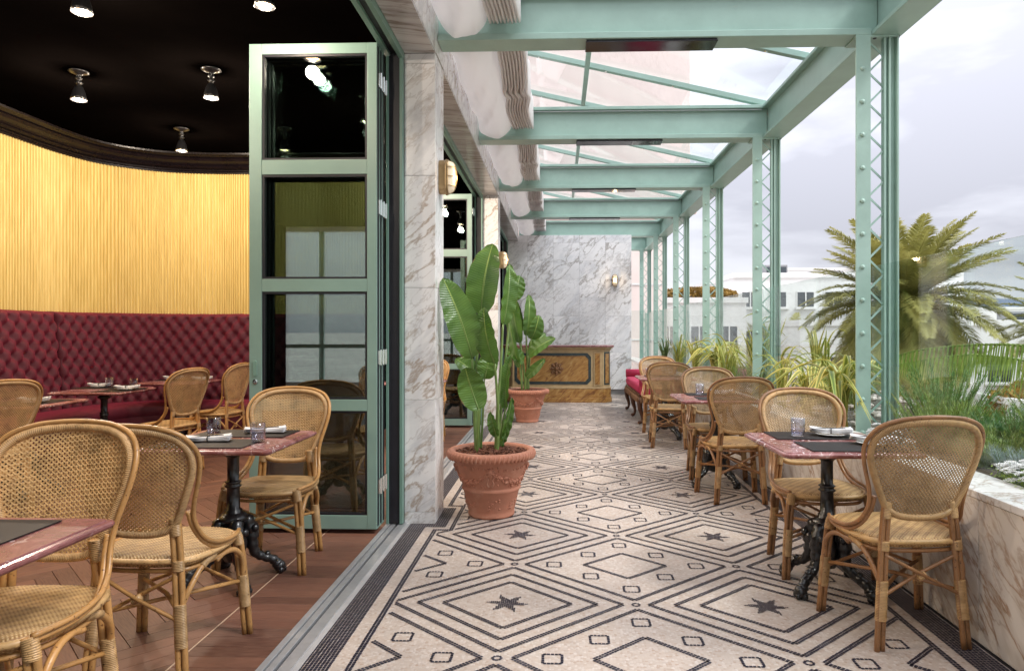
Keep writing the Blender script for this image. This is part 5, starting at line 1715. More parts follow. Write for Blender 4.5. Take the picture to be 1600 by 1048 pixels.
# ------------------------------------------------------------ banana like plants
def big_leaf(t, p0, p1, width, facing=(0, -1, 0), bend=0.06, fold=0.25, droop=0.0, name='leaf'):
    """blade from p0 (stalk end) to p1 (tip), local coordinates of t"""
    p0, p1 = Vector(p0), Vector(p1)
    ax = (p1 - p0); Ln = ax.length; ax.normalize()
    width *= 0.86
    fc = Vector(facing); fc = (fc - ax * fc.dot(ax)).normalized()
    sd = ax.cross(fc).normalized()
    nu, nv = 30, 12
    m_ = M(); uvv = []
    ph = random.uniform(0, 9)
    for i in range(nu + 1):
        u = i / nu
        w = width * (math.sin(PI * min(1, u ** 0.62)) ** 0.62) if 0 < u < 1 else 0.0
        w = width * max(0.0, (1 - (2 * (u ** 0.8) - 1) ** 2)) ** 0.55
        mid = p0 + ax * (Ln * u) - fc * (bend * 4 * u * (u - 1) * -1) * -1 - Vector((0, 0, droop * u * u))
        for j in range(nv + 1):
            v = -1 + 2 * j / nv
            rip = 0.010 * math.sin(u * 34 + abs(v) * 3 + ph) * abs(v) * (0.6 + 0.4 * math.sin(u * 11 + ph * 2 + v))
            off = sd * (v * w / 2) + fc * (fold * abs(v) * w / 2 * (0.75 + .25 * abs(v)) + rip)
            m_.v.append(tuple(mid + off)); uvv.append((v, u * Ln * 2))
    for i in range(nu):
        for j in range(nv):
            a = i * (nv + 1) + j
            f = (a, a + 1, a + nv + 2, a + nv + 1)
            m_.f.append(f); m_.uv.append([uvv[q] for q in f])
    o = obj(name, m_, M_leaf, t, smooth=True, world=False)
    # midrib
    P = [p0 + ax * (Ln * u) - fc * (bend * 4 * u * (u - 1) * -1) * -1 - Vector((0, 0, droop * u * u)) - fc * 0.003 for u in [k / 14 for k in range(14)]]
    obj('midrib', M().tube(P, [0.007 * (1 - k / 15) + 0.0012 for k in range(14)], 6), M_stem, o, smooth=True, world=False)
    return o
def wpt(u, v, Y):
    """point of the picture ray (photo pixels) at depth Y, only used to read sizes off the photograph"""
    a = (u - 837.2) / 1067; c, s_ = math.cos(.0328), math.sin(.0328)
    dep = Y / (a * s_ + c); r = a * dep
    return Vector((r * c - dep * s_, Y, 1.3 - (v - 517.3) * dep / 1067))
def plant(name, label, P, leaves, stems, small=()):
    t = thing(name, label, 'plant', (P[0], P[1], 0.44))
    o_ = Vector((P[0], P[1], 0.44))
    for (u0, v0, u1, v1, dy0, dy1, w, fc, bend, fold) in leaves:
        a = wpt(u0, v0, P[1] + dy0) - o_; b_ = wpt(u1, v1, P[1] + dy1) - o_
        big_leaf(t, a, b_, w, fc, bend, fold)
    for (pts, r0, r1) in stems:
        Q = [wpt(u, v, P[1] + dy) - o_ for u, v, dy in pts]
        Q[0].z = -0.02
        Q = catmull(Q, 6)
        obj('stalk', M().tube(Q, list(np.linspace(r0, r1, len(Q))), 8), M_stem, t, smooth=True, world=False)
    return t
plant('banana_plant', 'tall green banana leaf plant growing in the foreground terracotta pot', P1, [
    # u0,v0,u1,v1, dy0,dy1, width, facing, bend, fold
    (752, 492, 770, 381, .10, .16, .285, (-.25, -1, .1), .05, .30),
    (738, 560, 692, 434, -.05, -.10, .265, (.35, -1, .25), .06, .22),
    (773, 568, 756, 480, -.02, -.08, .200, (-.45, -1, .1), .04, .35),
    (786, 508, 796, 412, .15, .22, .150, (.7, -1, 0), .03, .45),
    (752, 598, 712, 560, .02, .06, .17, (.1, -.8, .7), .03, .25),
    (757, 592, 768, 548, .05, .08, .17, (.1, -1, .2), .03, .3),
    (748, 640, 727, 574, -.12, -.22, .225, (.1, -1, .45), -.05, .18),
    (790, 640, 800, 552, .10, .16, .120, (-.7, -1, .1), .03, .55),
    (776, 682, 766, 643, -.04, -.08, .085, (-.2, -1, 0), .01, .55),
    (784, 690, 800, 620, .05, .06, .075, (.5, -1, 0), .02, .6),
    (782, 698, 797, 652, .04, .06, .05, (.6, -1, 0), .01, .6),
    (800, 470, 812, 430, .30, .35, .14, (.5, -1, .2), .02, .4),
], [
    ([(745, 702, -.04), (744, 640, -.02), (745, 560, .05), (752, 490, .10)], .016, .008),
    ([(745, 702, -.05), (741, 640, -.05), (738, 560, -.05)], .015, .008),
    ([(777, 700, .0), (778, 640, .0), (773, 566, -.02)], .014, .008),
    ([(775, 700, .03), (777, 650, .05), (782, 580, .1), (786, 506, .15)], .015, .007),
    ([(744, 702, -.06), (747, 670, -.1), (748, 638, -.12)], .010, .006),
    ([(748, 702, .02), (750, 640, .03), (752, 596, .02)], .009, .005),
    ([(751, 702, .04), (755, 640, .05), (757, 590, .05)], .009, .005),
    ([(778, 700, .06), (786, 660, .08), (790, 636, .10)], .010, .006),
    ([(776, 700, -.03), (777, 690, -.03), (776, 680, -.04)], .016, .012),
    ([(778, 700, .04), (782, 692, .05), (784, 688, .05)], .012, .008),
    ([(777, 700, .08), (790, 560, .2), (800, 468, .30)], .012, .006),
])
plant('banana_plant', 'smaller banana leaf plant in the far terracotta pot before the counter', P2, [
    (812, 536, 800, 452, .0, .05, .30, (-.5, -1, .1), .05, .35),
    (822, 525, 826, 460, .05, .1, .24, (.6, -1, .1), .05, .35),
    (830, 530, 842, 492, .0, -.05, .26, (.5, -1, .4), .05, .3),
    (826, 556, 868, 528, -.05, -.12, .24, (.3, -.8, .7), .06, .25),
    (818, 566, 790, 548, -.1, -.2, .24, (-.2, -.8, .7), .05, .25),
    (822, 590, 852, 560, -.1, -.2, .16, (.3, -1, .4), .03, .3),
    (828, 545, 852, 520, .1, .2, .2, (.4, -1, .5), .04, .3),
    (814, 520, 806, 470, .2, .25, .2, (-.3, -1, .1), .03, .3),
    (812, 575, 796, 500, -.2, -.2, .16, (-.6, -1, .1), .03, .4),
], [
    ([(822, 610, 0), (818, 570, 0), (812, 534, 0)], .018, .010),
    ([(826, 610, .05), (824, 570, .05), (822, 523, .05)], .018, .010),
    ([(824, 610, 0), (827, 570, 0), (830, 528, 0)], .018, .010),
    ([(822, 610, -.05), (823, 580, -.05), (826, 555, -.05)], .014, .008),
    ([(820, 610, -.05), (819, 585, -.08), (818, 565, -.1)], .014, .008),
    ([(820, 610, -.1), (821, 600, -.1), (822, 589, -.1)], .014, .008),
    ([(816, 610, .1), (815, 570, .2), (814, 518, .2)], .014, .008),
    ([(816, 610, -.1), (814, 590, -.15), (812, 573, -.2)], .014, .008),
])

# ------------------------------------------------------------ golden faux marble counter
ct = thing('reception_counter', 'antique golden faux marble counter with dark green panel frames before the end wall', 'counter', base=(0.0, 12.85, 0))
CXa, CXb, CYf, CYk, CH = -0.98, 0.955, 12.50, 13.2, 1.04
ch = 0.13
def body(x0, x1, y0, y1, c, z0, z1):
    return M().prism([(x0 + c, y0), (x1 - c, y0), (x1, y0 + c), (x1, y1), (x0, y1), (x0, y0 + c)], z0, z1)
obj('plinth', body(CXa - .03, CXb + .03, CYf - .03, CYk, ch, 0.0, 0.09), M_faux, ct, bevel=.006)
obj('plinth', body(CXa - .015, CXb + .015, CYf - .015, CYk, ch, 0.0902, 0.25), M_faux, ct, bevel=.006)
obj('base_moulding', body(CXa - .02, CXb + .02, CYf - .02, CYk, ch, 0.2502, 0.28), M_ivory, ct, bevel=.008)
obj('carcass', body(CXa, CXb, CYf, CYk, ch, 0.2802, CH - .09), M_ivory, ct, bevel=.004)
obj('cornice', body(CXa - .02, CXb + .02, CYf - .02, CYk, ch, CH - .0898, CH - .055), M_ivory, ct, bevel=.01)
obj('cornice', body(CXa - .05, CXb + .05, CYf - .05, CYk, ch, CH - .0548, CH - .03), M_ivory, ct, bevel=.006)
obj('worktop', body(CXa - .07, CXb + .07, CYf - .07, CYk, ch, CH - .0298, CH), M_top, ct, bevel=.006)
def octp(x0, x1, z0, z1, c):
    return [(x0 + c, z0), (x1 - c, z0), (x1, z0 + c), (x1, z1 - c), (x1 - c, z1), (x0 + c, z1), (x0, z1 - c), (x0, z0 + c)]
def frame_panel(x0, x1, z0, z1, c, w, parent=ct):
    m_ = M(); o1 = octp(x0, x1, z0, z1, c); o2 = octp(x0 + w, x1 - w, z0 + w, z1 - w, c * 0.85)
    y = CYf - .008
    vs = [(x, y, z) for x, z in o1] + [(x, y, z) for x, z in o2] + [(x, CYf + .01, z) for x, z in o1] + [(x, CYf + .01, z) for x, z in o2]
    fs = []
    for i in range(8):
        j = (i + 1) % 8
        fs += [(i, j, 8 + j, 8 + i), (16 + i, 16 + j, j, i), (8 + i, 8 + j, 24 + j, 24 + i)]
    obj('panel_frame', m_.add(vs, fs), M_deepgreen, ct)
    obj('panel', M().prism(o2, CYf - .003, CYf + .01, 'y'), M_faux, ct)
frame_panel(-0.80, 0.60, 0.33, 0.90, .07, .05)
obj('pilaster', M().box(0.645, 0.785, CYf - .012, CYf + .01, 0.30, 0.92), M_ivory, ct, bevel=.004)
obj('panel', M().box(0.67, 0.76, CYf - .018, CYf - .011, 0.33, 0.90), M_faux, ct, bevel=.003)
obj('pilaster', M().box(-0.955 + .13, -0.83 + .0, CYf - .012, CYf + .01, 0.30, 0.92), M_ivory, ct, bevel=.004)
# canted right corner panel
cn = Vector((1, -1, 0)).normalized(); cc = Vector((CXb - ch / 2, CYf + ch / 2, 0)); ctv = Vector((1, 1, 0)).normalized()
for w, d, mt_, z0, z1 in ((.075, .006, M_deepgreen, .32, .92), (.045, .010, M_faux, .35, .89)):
    vs = []
    for z in (z0, z1):
        for sx_, dd in ((-1, 0), (1, 0), (1, d), (-1, d)):
            p = cc + ctv * (w * sx_) + cn * dd; vs.append((p.x, p.y, z))
    obj('corner_panel', M().add(vs, [(0, 1, 2, 3), (7, 6, 5, 4), (0, 4, 5, 1), (1, 5, 6, 2), (2, 6, 7, 3), (3, 7, 4, 0)]), mt_, ct)
# carved rosette
m_ = M(); rx, rz_ = -0.035, 0.615
for k in range(8):
    a = k * PI / 4
    for q, r in ((.035, .022), (.07, .026), (.105, .018)):
        m_.ball((rx + q * math.cos(a), CYf - .012, rz_ + q * math.sin(a)), r, 8, 5, (1, .6, 1))
    for sg in (-1, 1):
        m_.ball((rx + .095 * math.cos(a + sg * .2), CYf - .010, rz_ + .095 * math.sin(a + sg * .2)), .014, 6, 4, (1, .6, 1))
m_.ball((rx, CYf - .02, rz_), .03, 10, 6)
obj('carved_rosette', m_, simple('carved_brown_giltwood', (0.21, 0.095, 0.035), 0.4, var=.3, scale=20), ct, smooth=True)

# ------------------------------------------------------------ crimson bench
bn = thing('velvet_bench', 'crimson upholstered bench with fringe and carved cabriole legs against the planter', 'bench', base=(1.42, 10.5, 0))
def soft(x0, x1, y0, y1, z0, z1, bev): return (M().box(x0, x1, y0, y1, z0, z1), bev)
o = obj('seat', M().box(1.12, 1.70, 9.62, 11.38, .42, .55), M_velvet_bench, bn, bevel=.04, smooth=True)
for y0 in (9.50, 11.36):
    obj('arm', M().tube([(1.13, y0 + .06, .60), (1.70, y0 + .06, .60)], .07, 14), M_velvet_bench, bn, smooth=True)
    obj('arm_panel', M().box(1.14, 1.69, y0 + .015, y0 + .105, .40, .60), M_velvet_bench, bn, bevel=.02)
obj('seat_rail', M().box(1.125, 1.69, 9.55, 11.45, .375, .42), M_wood_dark, bn, bevel=.01)
m_ = M()
y = 9.56
while y < 11.45:
    m_.tube([(1.118, y, .385), (1.112, y + .004, .30)], [.006, .010], 5); y += .028
x = 1.15
while x < 1.66:
    m_.tube([(x, 9.542, .385), (x + .003, 9.536, .30)], [.006, .010], 5); x += .028
obj('fringe', m_, simple('bronze_fringe', (0.24, 0.13, 0.07), 0.7), bn, smooth=True)
for (x, y) in ((1.165, 9.60), (1.165, 10.5), (1.165, 11.40), (1.64, 9.60), (1.64, 10.5), (1.64, 11.40)):
    sx_ = -1 if x < 1.4 else 1
    P = catmull([(x, y, .40), (x + sx_ * .025, y - .01, .33), (x + sx_ * .02, y, .22), (x - sx_ * .01, y + .005, .11), (x, y, .04), (x + sx_ * .03, y - .015, .025)], 5)
    rr_ = np.interp(np.linspace(0, 1, len(P)), [0, .2, .5, .75, .9, 1], [.038, .046, .028, .017, .022, .026])
    obj('leg', M().tube(P, list(rr_), 10).ball((x + sx_ * .03, y - .015, .025), .026, 8, 6), M_wood_dark, bn, smooth=True)
# ------------------------------------------------------------ planter plants
def blade_mesh(L_, w, h, out, twist, seed):
    """strap leaf growing up and arching over towards +x (local)"""
    m_ = M(); n_ = 12; uvv = []
    rs = random.Random(seed)
    for i in range(n_ + 1):
        u = i / n_
        x = out * (u ** 1.9) ; z = h * (math.sin(min(1.0, u * 1.0) * PI * (0.5 + 0.30 * (out / max(h, .01)))) if out > h * 0.4 else u * (1 - .12 * u))
        y = 0.03 * math.sin(u * 3 + seed) * L_
        ww = w * (0.75 + 0.5 * u) * (1 - max(0, (u - .55) / .45) ** 1.6) + 0.0004
        ang = twist * u
        dy, dz = math.cos(ang), math.sin(ang)
        for v in (-1, -0.5, 0, .5, 1):
            m_.v.append((x + 0.0, y + dy * v * ww / 2, z + dz * v * ww / 2 + abs(v) * ww * 0.18)); uvv.append((v, u))
    for i in range(n_):
        for j in range(4):
            a = i * 5 + j; f = (a, a + 1, a + 6, a + 5)
            m_.f.append(f); m_.uv.append([uvv[q] for q in f])
    me = m_.mesh('strap_leaf', True)
    return me
BL = {}
def blades(style):
    if style in BL: return BL[style]
    out = []
    for s_ in range(7):
        rs = random.Random(s_ * 13 + hash_(style))
        if style == 'upright': me = blade_mesh(.7, .026, rs.uniform(.55, .75), rs.uniform(.08, .26), rs.uniform(-.6, .6), s_)
        elif style == 'arching': me = blade_mesh(.6, .034, rs.uniform(.30, .42), rs.uniform(.28, .46), rs.uniform(-.8, .8), s_)
        else: me = blade_mesh(.5, .014, rs.uniform(.28, .45), rs.uniform(.10, .42), rs.uniform(-.8, .8), s_)
        out.append(me)
    BL[style] = out
    return out
def hash_(s_): return sum(ord(c) for c in s_)
def strappy(name, label, x, y, z, n_, style, mt, sc=1.0, seed=0, lean=None):
    t = thing(name, label, 'plant', (x, y, z), group='strap leaved plants in the planter')
    rs = random.Random(seed + 5)
    ms = blades(style)
    for i in range(n_):
        me = ms[rs.randrange(len(ms))]
        key = me.name + mt.name
        if key not in BL:
            m2 = me.copy(); m2.materials.clear(); m2.materials.append(mt); BL[key] = m2
        a = rs.uniform(0, 2 * PI)
        s_ = sc * rs.uniform(.65, 1.08)
        obj('leaf', BL[key], None, t, loc=(rs.uniform(-.03, .03), rs.uniform(-.03, .03), -0.01), rot=(rs.uniform(-.15, .15), rs.uniform(-.22, .1), a), scale=(s_, s_, s_), world=False)
    return t
strappy('strap_leaf_plant', 'broad arching yellow striped strap plant right behind the front terrace chairs', 2.04, 5.02, .60, 34, 'arching', M_varieg, 1.25, 1)
strappy('strap_leaf_plant', 'tall upright yellow green strap plant in the middle of the planter', 2.2, 7.45, .60, 60, 'upright', M_varieg, 1.3, 2)
strappy('strap_leaf_plant', 'low fine leaved green clump at the foot of the tall yellow strap plant', 2.05, 6.95, .58, 26, 'fine', M_blade, .8, 3)
strappy('strap_leaf_plant', 'striped strap plant behind the third terrace chair', 2.15, 9.3, .60, 46, 'arching', M_varieg, 1.35, 4)
strappy('strap_leaf_plant', 'green spiky clump beside the fourth column', 2.12, 10.6, .60, 46, 'upright', M_varieg, 1.0, 5)
strappy('strap_leaf_plant', 'yellow green spiky clump near the fifth column', 2.1, 11.9, .60, 46, 'upright', M_varieg, .95, 6)
strappy('strap_leaf_plant', 'farthest dark green spiky clump by the end wall', 2.05, 13.2, .60, 46, 'upright', M_blade, .95, 7)
strappy('strap_leaf_plant', 'leafy striped clump behind the glass, left of the front column', 2.62, 6.0, .58, 30, 'arching', M_varieg, 1.15, 8)
strappy('strap_leaf_plant', 'wide arching clump behind the glass between the second and third columns', 2.7, 8.4, .58, 26, 'arching', M_varieg, 1.2, 9)
strappy('strap_leaf_plant', 'fine yellow grass tuft drooping over the coping at the right photo edge', 2.02, 2.72, .62, 9, 'fine', M_varieg, .95, 10)
strappy('strap_leaf_plant', 'thin arching leaves behind the glass by the second pane', 2.75, 7.2, .58, 22, 'fine', M_varieg, 1.3, 12)

strappy('strap_leaf_plant', 'low yellow grassy clump behind the chair facing us at the second terrace table', 2.05, 6.35, .60, 40, 'fine', M_varieg, 1.25, 14)
strappy('strap_leaf_plant', 'striped clump close behind the second chair back, left of the front column', 2.08, 5.75, .60, 30, 'arching', M_varieg, 1.1, 15)
strappy('strap_leaf_plant', 'yellow clump behind the glass right of the second column', 2.6, 6.9, .60, 40, 'upright', M_varieg, 1.15, 16)
strappy('strap_leaf_plant', 'fine green clump between the third and fourth columns', 2.06, 8.5, .60, 44, 'fine', M_varieg, 1.4, 17)
strappy('strap_leaf_plant', 'yellow green clump behind the glass by the third column', 2.5, 9.9, .60, 34, 'upright', M_varieg, .85, 18)
strappy('strap_leaf_plant', 'grassy clump behind the glass by the fourth column', 2.4, 11.3, .60, 34, 'upright', M_varieg, .85, 19)

def flower_mat(name, label, x, y, z, rx, ry, n_, mt_p, mt_l, seed=0, rr=.009):
    rs = random.Random(seed)
    t = thing(name, label, 'flowers', (x, y, z))
    m_ = M(); l_ = M()
    nc = max(6, n_ // 14)
    for c in range(nc):
        a = rs.uniform(0, 2 * PI); r = math.sqrt(rs.random())
        cx, cy = rx * r * math.cos(a), ry * r * math.sin(a); cz = .055 + .05 * (1 - r * r) + rs.uniform(-.015, .02)
        for i in range(14):
            b_ = rs.uniform(0, 2 * PI); q = .026 * math.sqrt(rs.random())
            px, py, pz = cx + q * math.cos(b_), cy + q * math.sin(b_), cz + .012 * (1 - (q / .026) ** 2)
            for k in range(4):
                e_ = k * PI / 2 + b_
                dx, dy = math.cos(e_) * rr, math.sin(e_) * rr
                m_.add([(px, py, pz), (px + dx - dy * .5, py + dy + dx * .5, pz + .003), (px + dx * 1.25, py + dy * 1.25, pz + .001), (px + dx + dy * .5, py + dy - dx * .5, pz + .003)], [(0, 1, 2, 3)])
        for i in range(22):
            b_ = rs.uniform(0, 2 * PI); q = .05 * math.sqrt(rs.random()); pz = cz - rs.uniform(.01, .07)
            px, py = cx + q * math.cos(b_), cy + q * math.sin(b_)
            L2 = rs.uniform(.012, .026); e_ = rs.uniform(0, 2 * PI); up = rs.uniform(-.3, .9)
            d = Vector((math.cos(e_), math.sin(e_), up)).normalized() * L2; s_ = Vector((-math.sin(e_), math.cos(e_), 0)) * L2 * .22
            p = Vector((px, py, pz)); l_.add([p, p + d * .5 + s_, p + d, p + d * .5 - s_], [(0, 1, 2, 3)])
    obj('flower_heads', m_, mt_p, t, kind='stuff', world=False)
    obj('foliage', l_, mt_l, t, kind='stuff', world=False)
    return t
flower_mat('white_flowers', 'cushion of small white flowers on the planter at the right photo edge', 2.12, 3.02, .60, .14, .26, 900, M_petal, M_fern, 1)
flower_mat('white_flowers', 'white flowers behind the nearest chair, right of the front column', 2.02, 4.25, .60, .07, .28, 420, M_petal, M_grey_leaf, 2)
flower_mat('white_flowers', 'white flowers and silver leaves under the arching strap plant', 2.05, 5.25, .60, .08, .35, 420, M_petal, M_grey_leaf, 3)
flower_mat('white_flowers', 'small white blossoms between the second and third column', 2.04, 6.5, .58, .08, .4, 260, M_petal, M_grey_leaf, 4)
flower_mat('white_flowers', 'white ground flowers behind the glass to the right', 2.95, 4.5, .60, .30, .3, 420, M_petal, M_fern, 5)
flower_mat('violet_flowers', 'dark violet flowers behind the glass at the right', 3.25, 4.7, .62, .25, .25, 420, M_violet, M_fern_dark, 6)

def needle_bush(name, label, x, y, z, r, h, n_, mt, seed=0, L_=.09, wd=.004):
    """dense bush of thin upward sprays"""
    rs = random.Random(seed)
    t = thing(name, label, 'shrub', (x, y, z))
    m_ = M()
    st = M()
    for s_ in range(n_):
        a = rs.uniform(0, 2 * PI); rr_ = r * math.sqrt(rs.random()) * .55
        bx, by = rr_ * math.cos(a), rr_ * math.sin(a)
        d = Vector((math.cos(a) * (rr_ / r) * 1.2 + rs.uniform(-.25, .25), math.sin(a) * (rr_ / r) * 1.2 + rs.uniform(-.25, .25), 1)).normalized()
        Lh = h * rs.uniform(.6, 1.05)
        n2 = 26
        for i in range(n2):
            f = i / n2
            p = Vector((bx, by, 0)) + d * (Lh * f) + Vector((0, 0, -.08 * h * f * f))
            for k in range(3):
                e_ = rs.uniform(0, 2 * PI)
                dd = (Vector((math.cos(e_), math.sin(e_), .7)).normalized() + d * .5).normalized()
                Lq = L_ * (1 - .6 * f) * rs.uniform(.6, 1.1)
                sd = dd.cross(Vector((0, 0, 1))).normalized() * wd * .5
                q = p + dd * Lq
                m_.add([p - sd, p + sd, q + Vector((0, 0, -.1 * Lq))], [(0, 1, 2)])
        st.tube([(bx, by, -.03), tuple(Vector((bx, by, 0)) + d * Lh)], [.004, .0015], 4)
    obj('foliage', m_, mt, t, kind='stuff', world=False)
    obj('stem', st, M_stem, t, kind='stuff', world=False)
    return t
needle_bush('feathery_shrub', 'round feathery yellow green bush just behind the glass right of the front column', 2.42, 4.35, .58, .24, .36, 90, M_fern, 1)
needle_bush('feathery_shrub', 'taller bright green needle bush behind the round feathery one', 2.62, 4.75, .60, .20, .52, 80, M_fern_dark, 2, .10)
needle_bush('feathery_shrub', 'dark green needle tuft behind the glass above the nearest chair back', 2.62, 3.95, .58, .20, .34, 80, M_fern_dark, 3, .11, .005)
needle_bush('feathery_shrub', 'feathery green bush cut by the right photo edge', 2.72, 3.62, .60, .24, .42, 90, M_fern, 4)
needle_bush('feathery_shrub', 'low blue green needle clump next to the coping', 2.26, 3.35, .56, .16, .20, 60, M_grey_leaf, 5, .10)
needle_bush('feathery_shrub', 'low green bush behind the glass near the second column', 2.7, 6.6, .58, .3, .35, 80, M_fern, 6)
needle_bush('feathery_shrub', 'small green bush behind the glass beside the third column', 2.6, 9.0, .58, .3, .35, 70, M_fern_dark, 7)
needle_bush('feathery_shrub', 'soft green tuft behind the white flowers at the right', 2.42, 3.05, .57, .20, .26, 80, M_fern_dark, 8, .09)
needle_bush('feathery_shrub', 'small light green tuft between the white flowers and the front column', 2.30, 3.72, .57, .18, .24, 70, M_fern, 9, .09)
needle_bush('feathery_shrub', 'big bright green bush at the foot of the arching cycad frond', 3.05, 4.05, .60, .30, .50, 110, M_fern, 10, .11)
strappy('strap_leaf_plant', 'striped clump behind the glass at the far right, below the arching frond', 2.95, 3.45, .60, 30, 'arching', M_varieg, 1.0, 20)
strappy('strap_leaf_plant', 'striped clump in the planter just right of the photo edge', 2.35, 1.9, .58, 24, 'arching', M_varieg, 1.1, 21)
needle_bush('feathery_shrub', 'feathery bush in the planter beside the viewpoint', 2.6, 1.2, .57, .28, .4, 80, M_fern, 22, .1)
# agave spike
t = thing('blue_agave', 'single blue grey agave with a pointed upright leaf behind the glass', 'plant', (2.80, 4.15, .60))
for k in range(9):
    me = blade_mesh(.4, .07, .40 if k == 0 else random.uniform(.16, .26), .02 if k == 0 else random.uniform(.08, .16), .1, k)
    obj('leaf', me, M_grey_leaf, t, rot=(0, 0, k * .7), world=False)
# soil litter: rocks
rk = M(); rs = random.Random(9)
for i in range(420):
    x = rs.uniform(2.16, 3.5); y = rs.uniform(2.2, 9.5); r = rs.uniform(.012, .045)
    rk.ball((x, y, .60 + .03 * (x - 1.96)), r, 6, 4, (rs.uniform(.7, 1.3), rs.uniform(.7, 1.3), .6))
obj('planter_stones', rk, simple('pale_planter_stones', (0.46, 0.40, 0.37), 0.8, var=.35, scale=6), kind='stuff')

# ------------------------------------------------------------ palms
def frond_mesh(L_, arch, seed, wl=.42, npair=70, keel=.5, w=.032):
    rs = random.Random(seed)
    m_ = M(); st = []
    for i in range(25):
        u = i / 24
        st.append(Vector((L_ * (u - .10 * arch * u * u), 0.0, L_ * (0.42 * u - arch * 0.62 * u * u))))
    m_.tube(st, [0.03 * (1 - .85 * k / 24) for k in range(25)], 5)
    for i in range(npair):
        u = .10 + .90 * i / npair
        k = u * 24; a = int(min(23, k)); p = st[a].lerp(st[a + 1], k - a); tg = (st[a + 1] - st[a]).normalized()
        nrm = Vector((-tg.z, 0, tg.x))
        for sg in (-1, 1):
            ll = wl * (math.sin(PI * min(1, .12 + u * .86)) ** .6) * rs.uniform(.85, 1.1)
            d = (tg * rs.uniform(.55, .85) + Vector((0, sg, 0)) * rs.uniform(.8, 1.1) + nrm * rs.uniform(.0, keel)).normalized()
            q1 = p + d * ll * .55; q2 = p + d * ll + Vector((0, 0, -.22 * ll))
            sd = d.cross(nrm).normalized() * w * .5
            if sd.length < 1e-6: sd = Vector((0, 0, w * .5))
            m_.add([p - sd * .5, p + sd * .5, q1 + sd, q2, q1 - sd], [(0, 1, 2, 4), (4, 2, 3)])
    return m_.mesh('palm_frond')
FR = [frond_mesh(3.6, .45, 1, .66, 150, .45, .033), frond_mesh(3.7, .8, 2, .66, 150, .45, .033), frond_mesh(3.6, 1.1, 3, .66, 150, .35, .033), frond_mesh(3.4, 1.4, 4, .66, 150, .35, .033)]
for f in FR: f.materials.append(M_palm)
FRd = []
for f in FR[2:]:
    g_ = f.copy(); g_.materials.clear(); g_.materials.append(M_palm_dry); FRd.append(g_)
def palm(name, label, x, y, zc, n_, seed, sc=1.0, ground=-5.5):
    rs = random.Random(seed)
    t = thing(name, label, 'palm tree', (x, y, ground), group='date palms beyond the terrace')
    H_ = zc - ground
    pr = []; nr = 40
    for i in range(nr + 1):
        z = H_ * i / nr - .3
        pr.append((.42 * sc * (1 + .25 * (i / nr) ** 6) * (1 + (.08 if i % 2 else -.04)), z))
    obj('trunk', M().lathe(pr, 14, wob=lambda a, z: 1 + .08 * math.sin(a * 7 + z * 9)), M_trunk, t, world=False)
    for i in range(n_):
        f = i / n_
        a = i * 2.39996 + rs.uniform(-.15, .15)
        el = 1.30 - 2.35 * f ** 0.9 + rs.uniform(-.08, .08)
        me = FR[min(3, int(f * 4))] if f < .86 else FRd[i % 2]
        s_ = sc * rs.uniform(.9, 1.08)
        obj('frond', me, None, t, loc=(.12 * math.cos(a), .12 * math.sin(a), H_ + .1 - .5 * f), rot=(0, -(el - .40), a), scale=(s_, s_, s_), world=False)
    return t
palm('date_palm', 'large date palm with a full crown directly behind the front column', 12.4, 25.0, 2.25, 150, 3, 1.0)
palm('date_palm', 'date palm cut by the right edge of the photo', 19.8, 25.5, 1.25, 130, 8, 1.0)
palm('date_palm', 'more distant date palm left of the large one, seen through the glass', 15.5, 47.0, -0.6, 70, 12, 1.0)
# cycad fronds behind the glass
def cycad_frond(t, pts, L_, n_, seed, w=.011, droop=1.0):
    P = catmull(pts, 10)
    o = obj('frond_rib', M().tube(P, [0.012 * (1 - .7 * i / len(P)) for i in range(len(P))], 6), M_varieg, t, smooth=True)
    cnt = resample(P, (sum((b_ - a).length for a, b_ in zip(P, P[1:]))) / n_)
    rs = random.Random(seed)
    m_ = M()
    for i in range(1, len(cnt) - 1):
        f = i / len(cnt)
        p = cnt[i]; tg = (cnt[i + 1] - cnt[i - 1]).normalized()
        ll = L_ * math.sin(PI * (.10 + .86 * f)) ** .5
        for sg in (-1, 1):
            sdv = tg.cross(Vector((0, 0, 1))).normalized() * sg
            d1 = (sdv * .45 + tg * .25 + Vector((0, 0, .10))).normalized()
            d2 = (sdv * .12 + tg * .12 + Vector((0, 0, -1.0 * droop))).normalized()
            q0 = p; q1 = p + d1 * ll * .16; q2 = q1 + d2 * ll * .45; q3 = q2 + d2 * ll * .4 + Vector((0, 0, -.02))
            s_ = tg * w * .5
            m_.add([q0 - s_ * .6, q0 + s_ * .6, q1 + s_, q1 - s_, q2 + s_ * .9, q2 - s_ * .9, q3], [(0, 1, 2, 3), (3, 2, 4, 5), (5, 4, 6)])
    obj('leaflet', m_, M_fern, o, kind='stuff')
cy = thing('cycad', 'cycad with a long arching frond of hanging leaflets behind the glass', 'plant', base=(3.45, 4.9, .6))
cycad_frond(cy, [(3.6, 5.2, .60), (3.95, 4.85, .85), (3.75, 4.70, 1.08), (3.2, 4.85, 1.20), (2.72, 5.1, 1.17), (2.42, 5.3, 1.06)], .36, 84, 1)
cycad_frond(cy, [(3.6, 5.2, .60), (3.9, 5.3, .95), (3.5, 5.8, 1.1), (3.0, 6.2, 1.0)], .34, 50, 2)
cycad_frond(cy, [(3.6, 5.1, .60), (4.0, 4.6, .95), (4.0, 4.1, 1.0), (3.7, 3.7, .9)], .34, 50, 3)

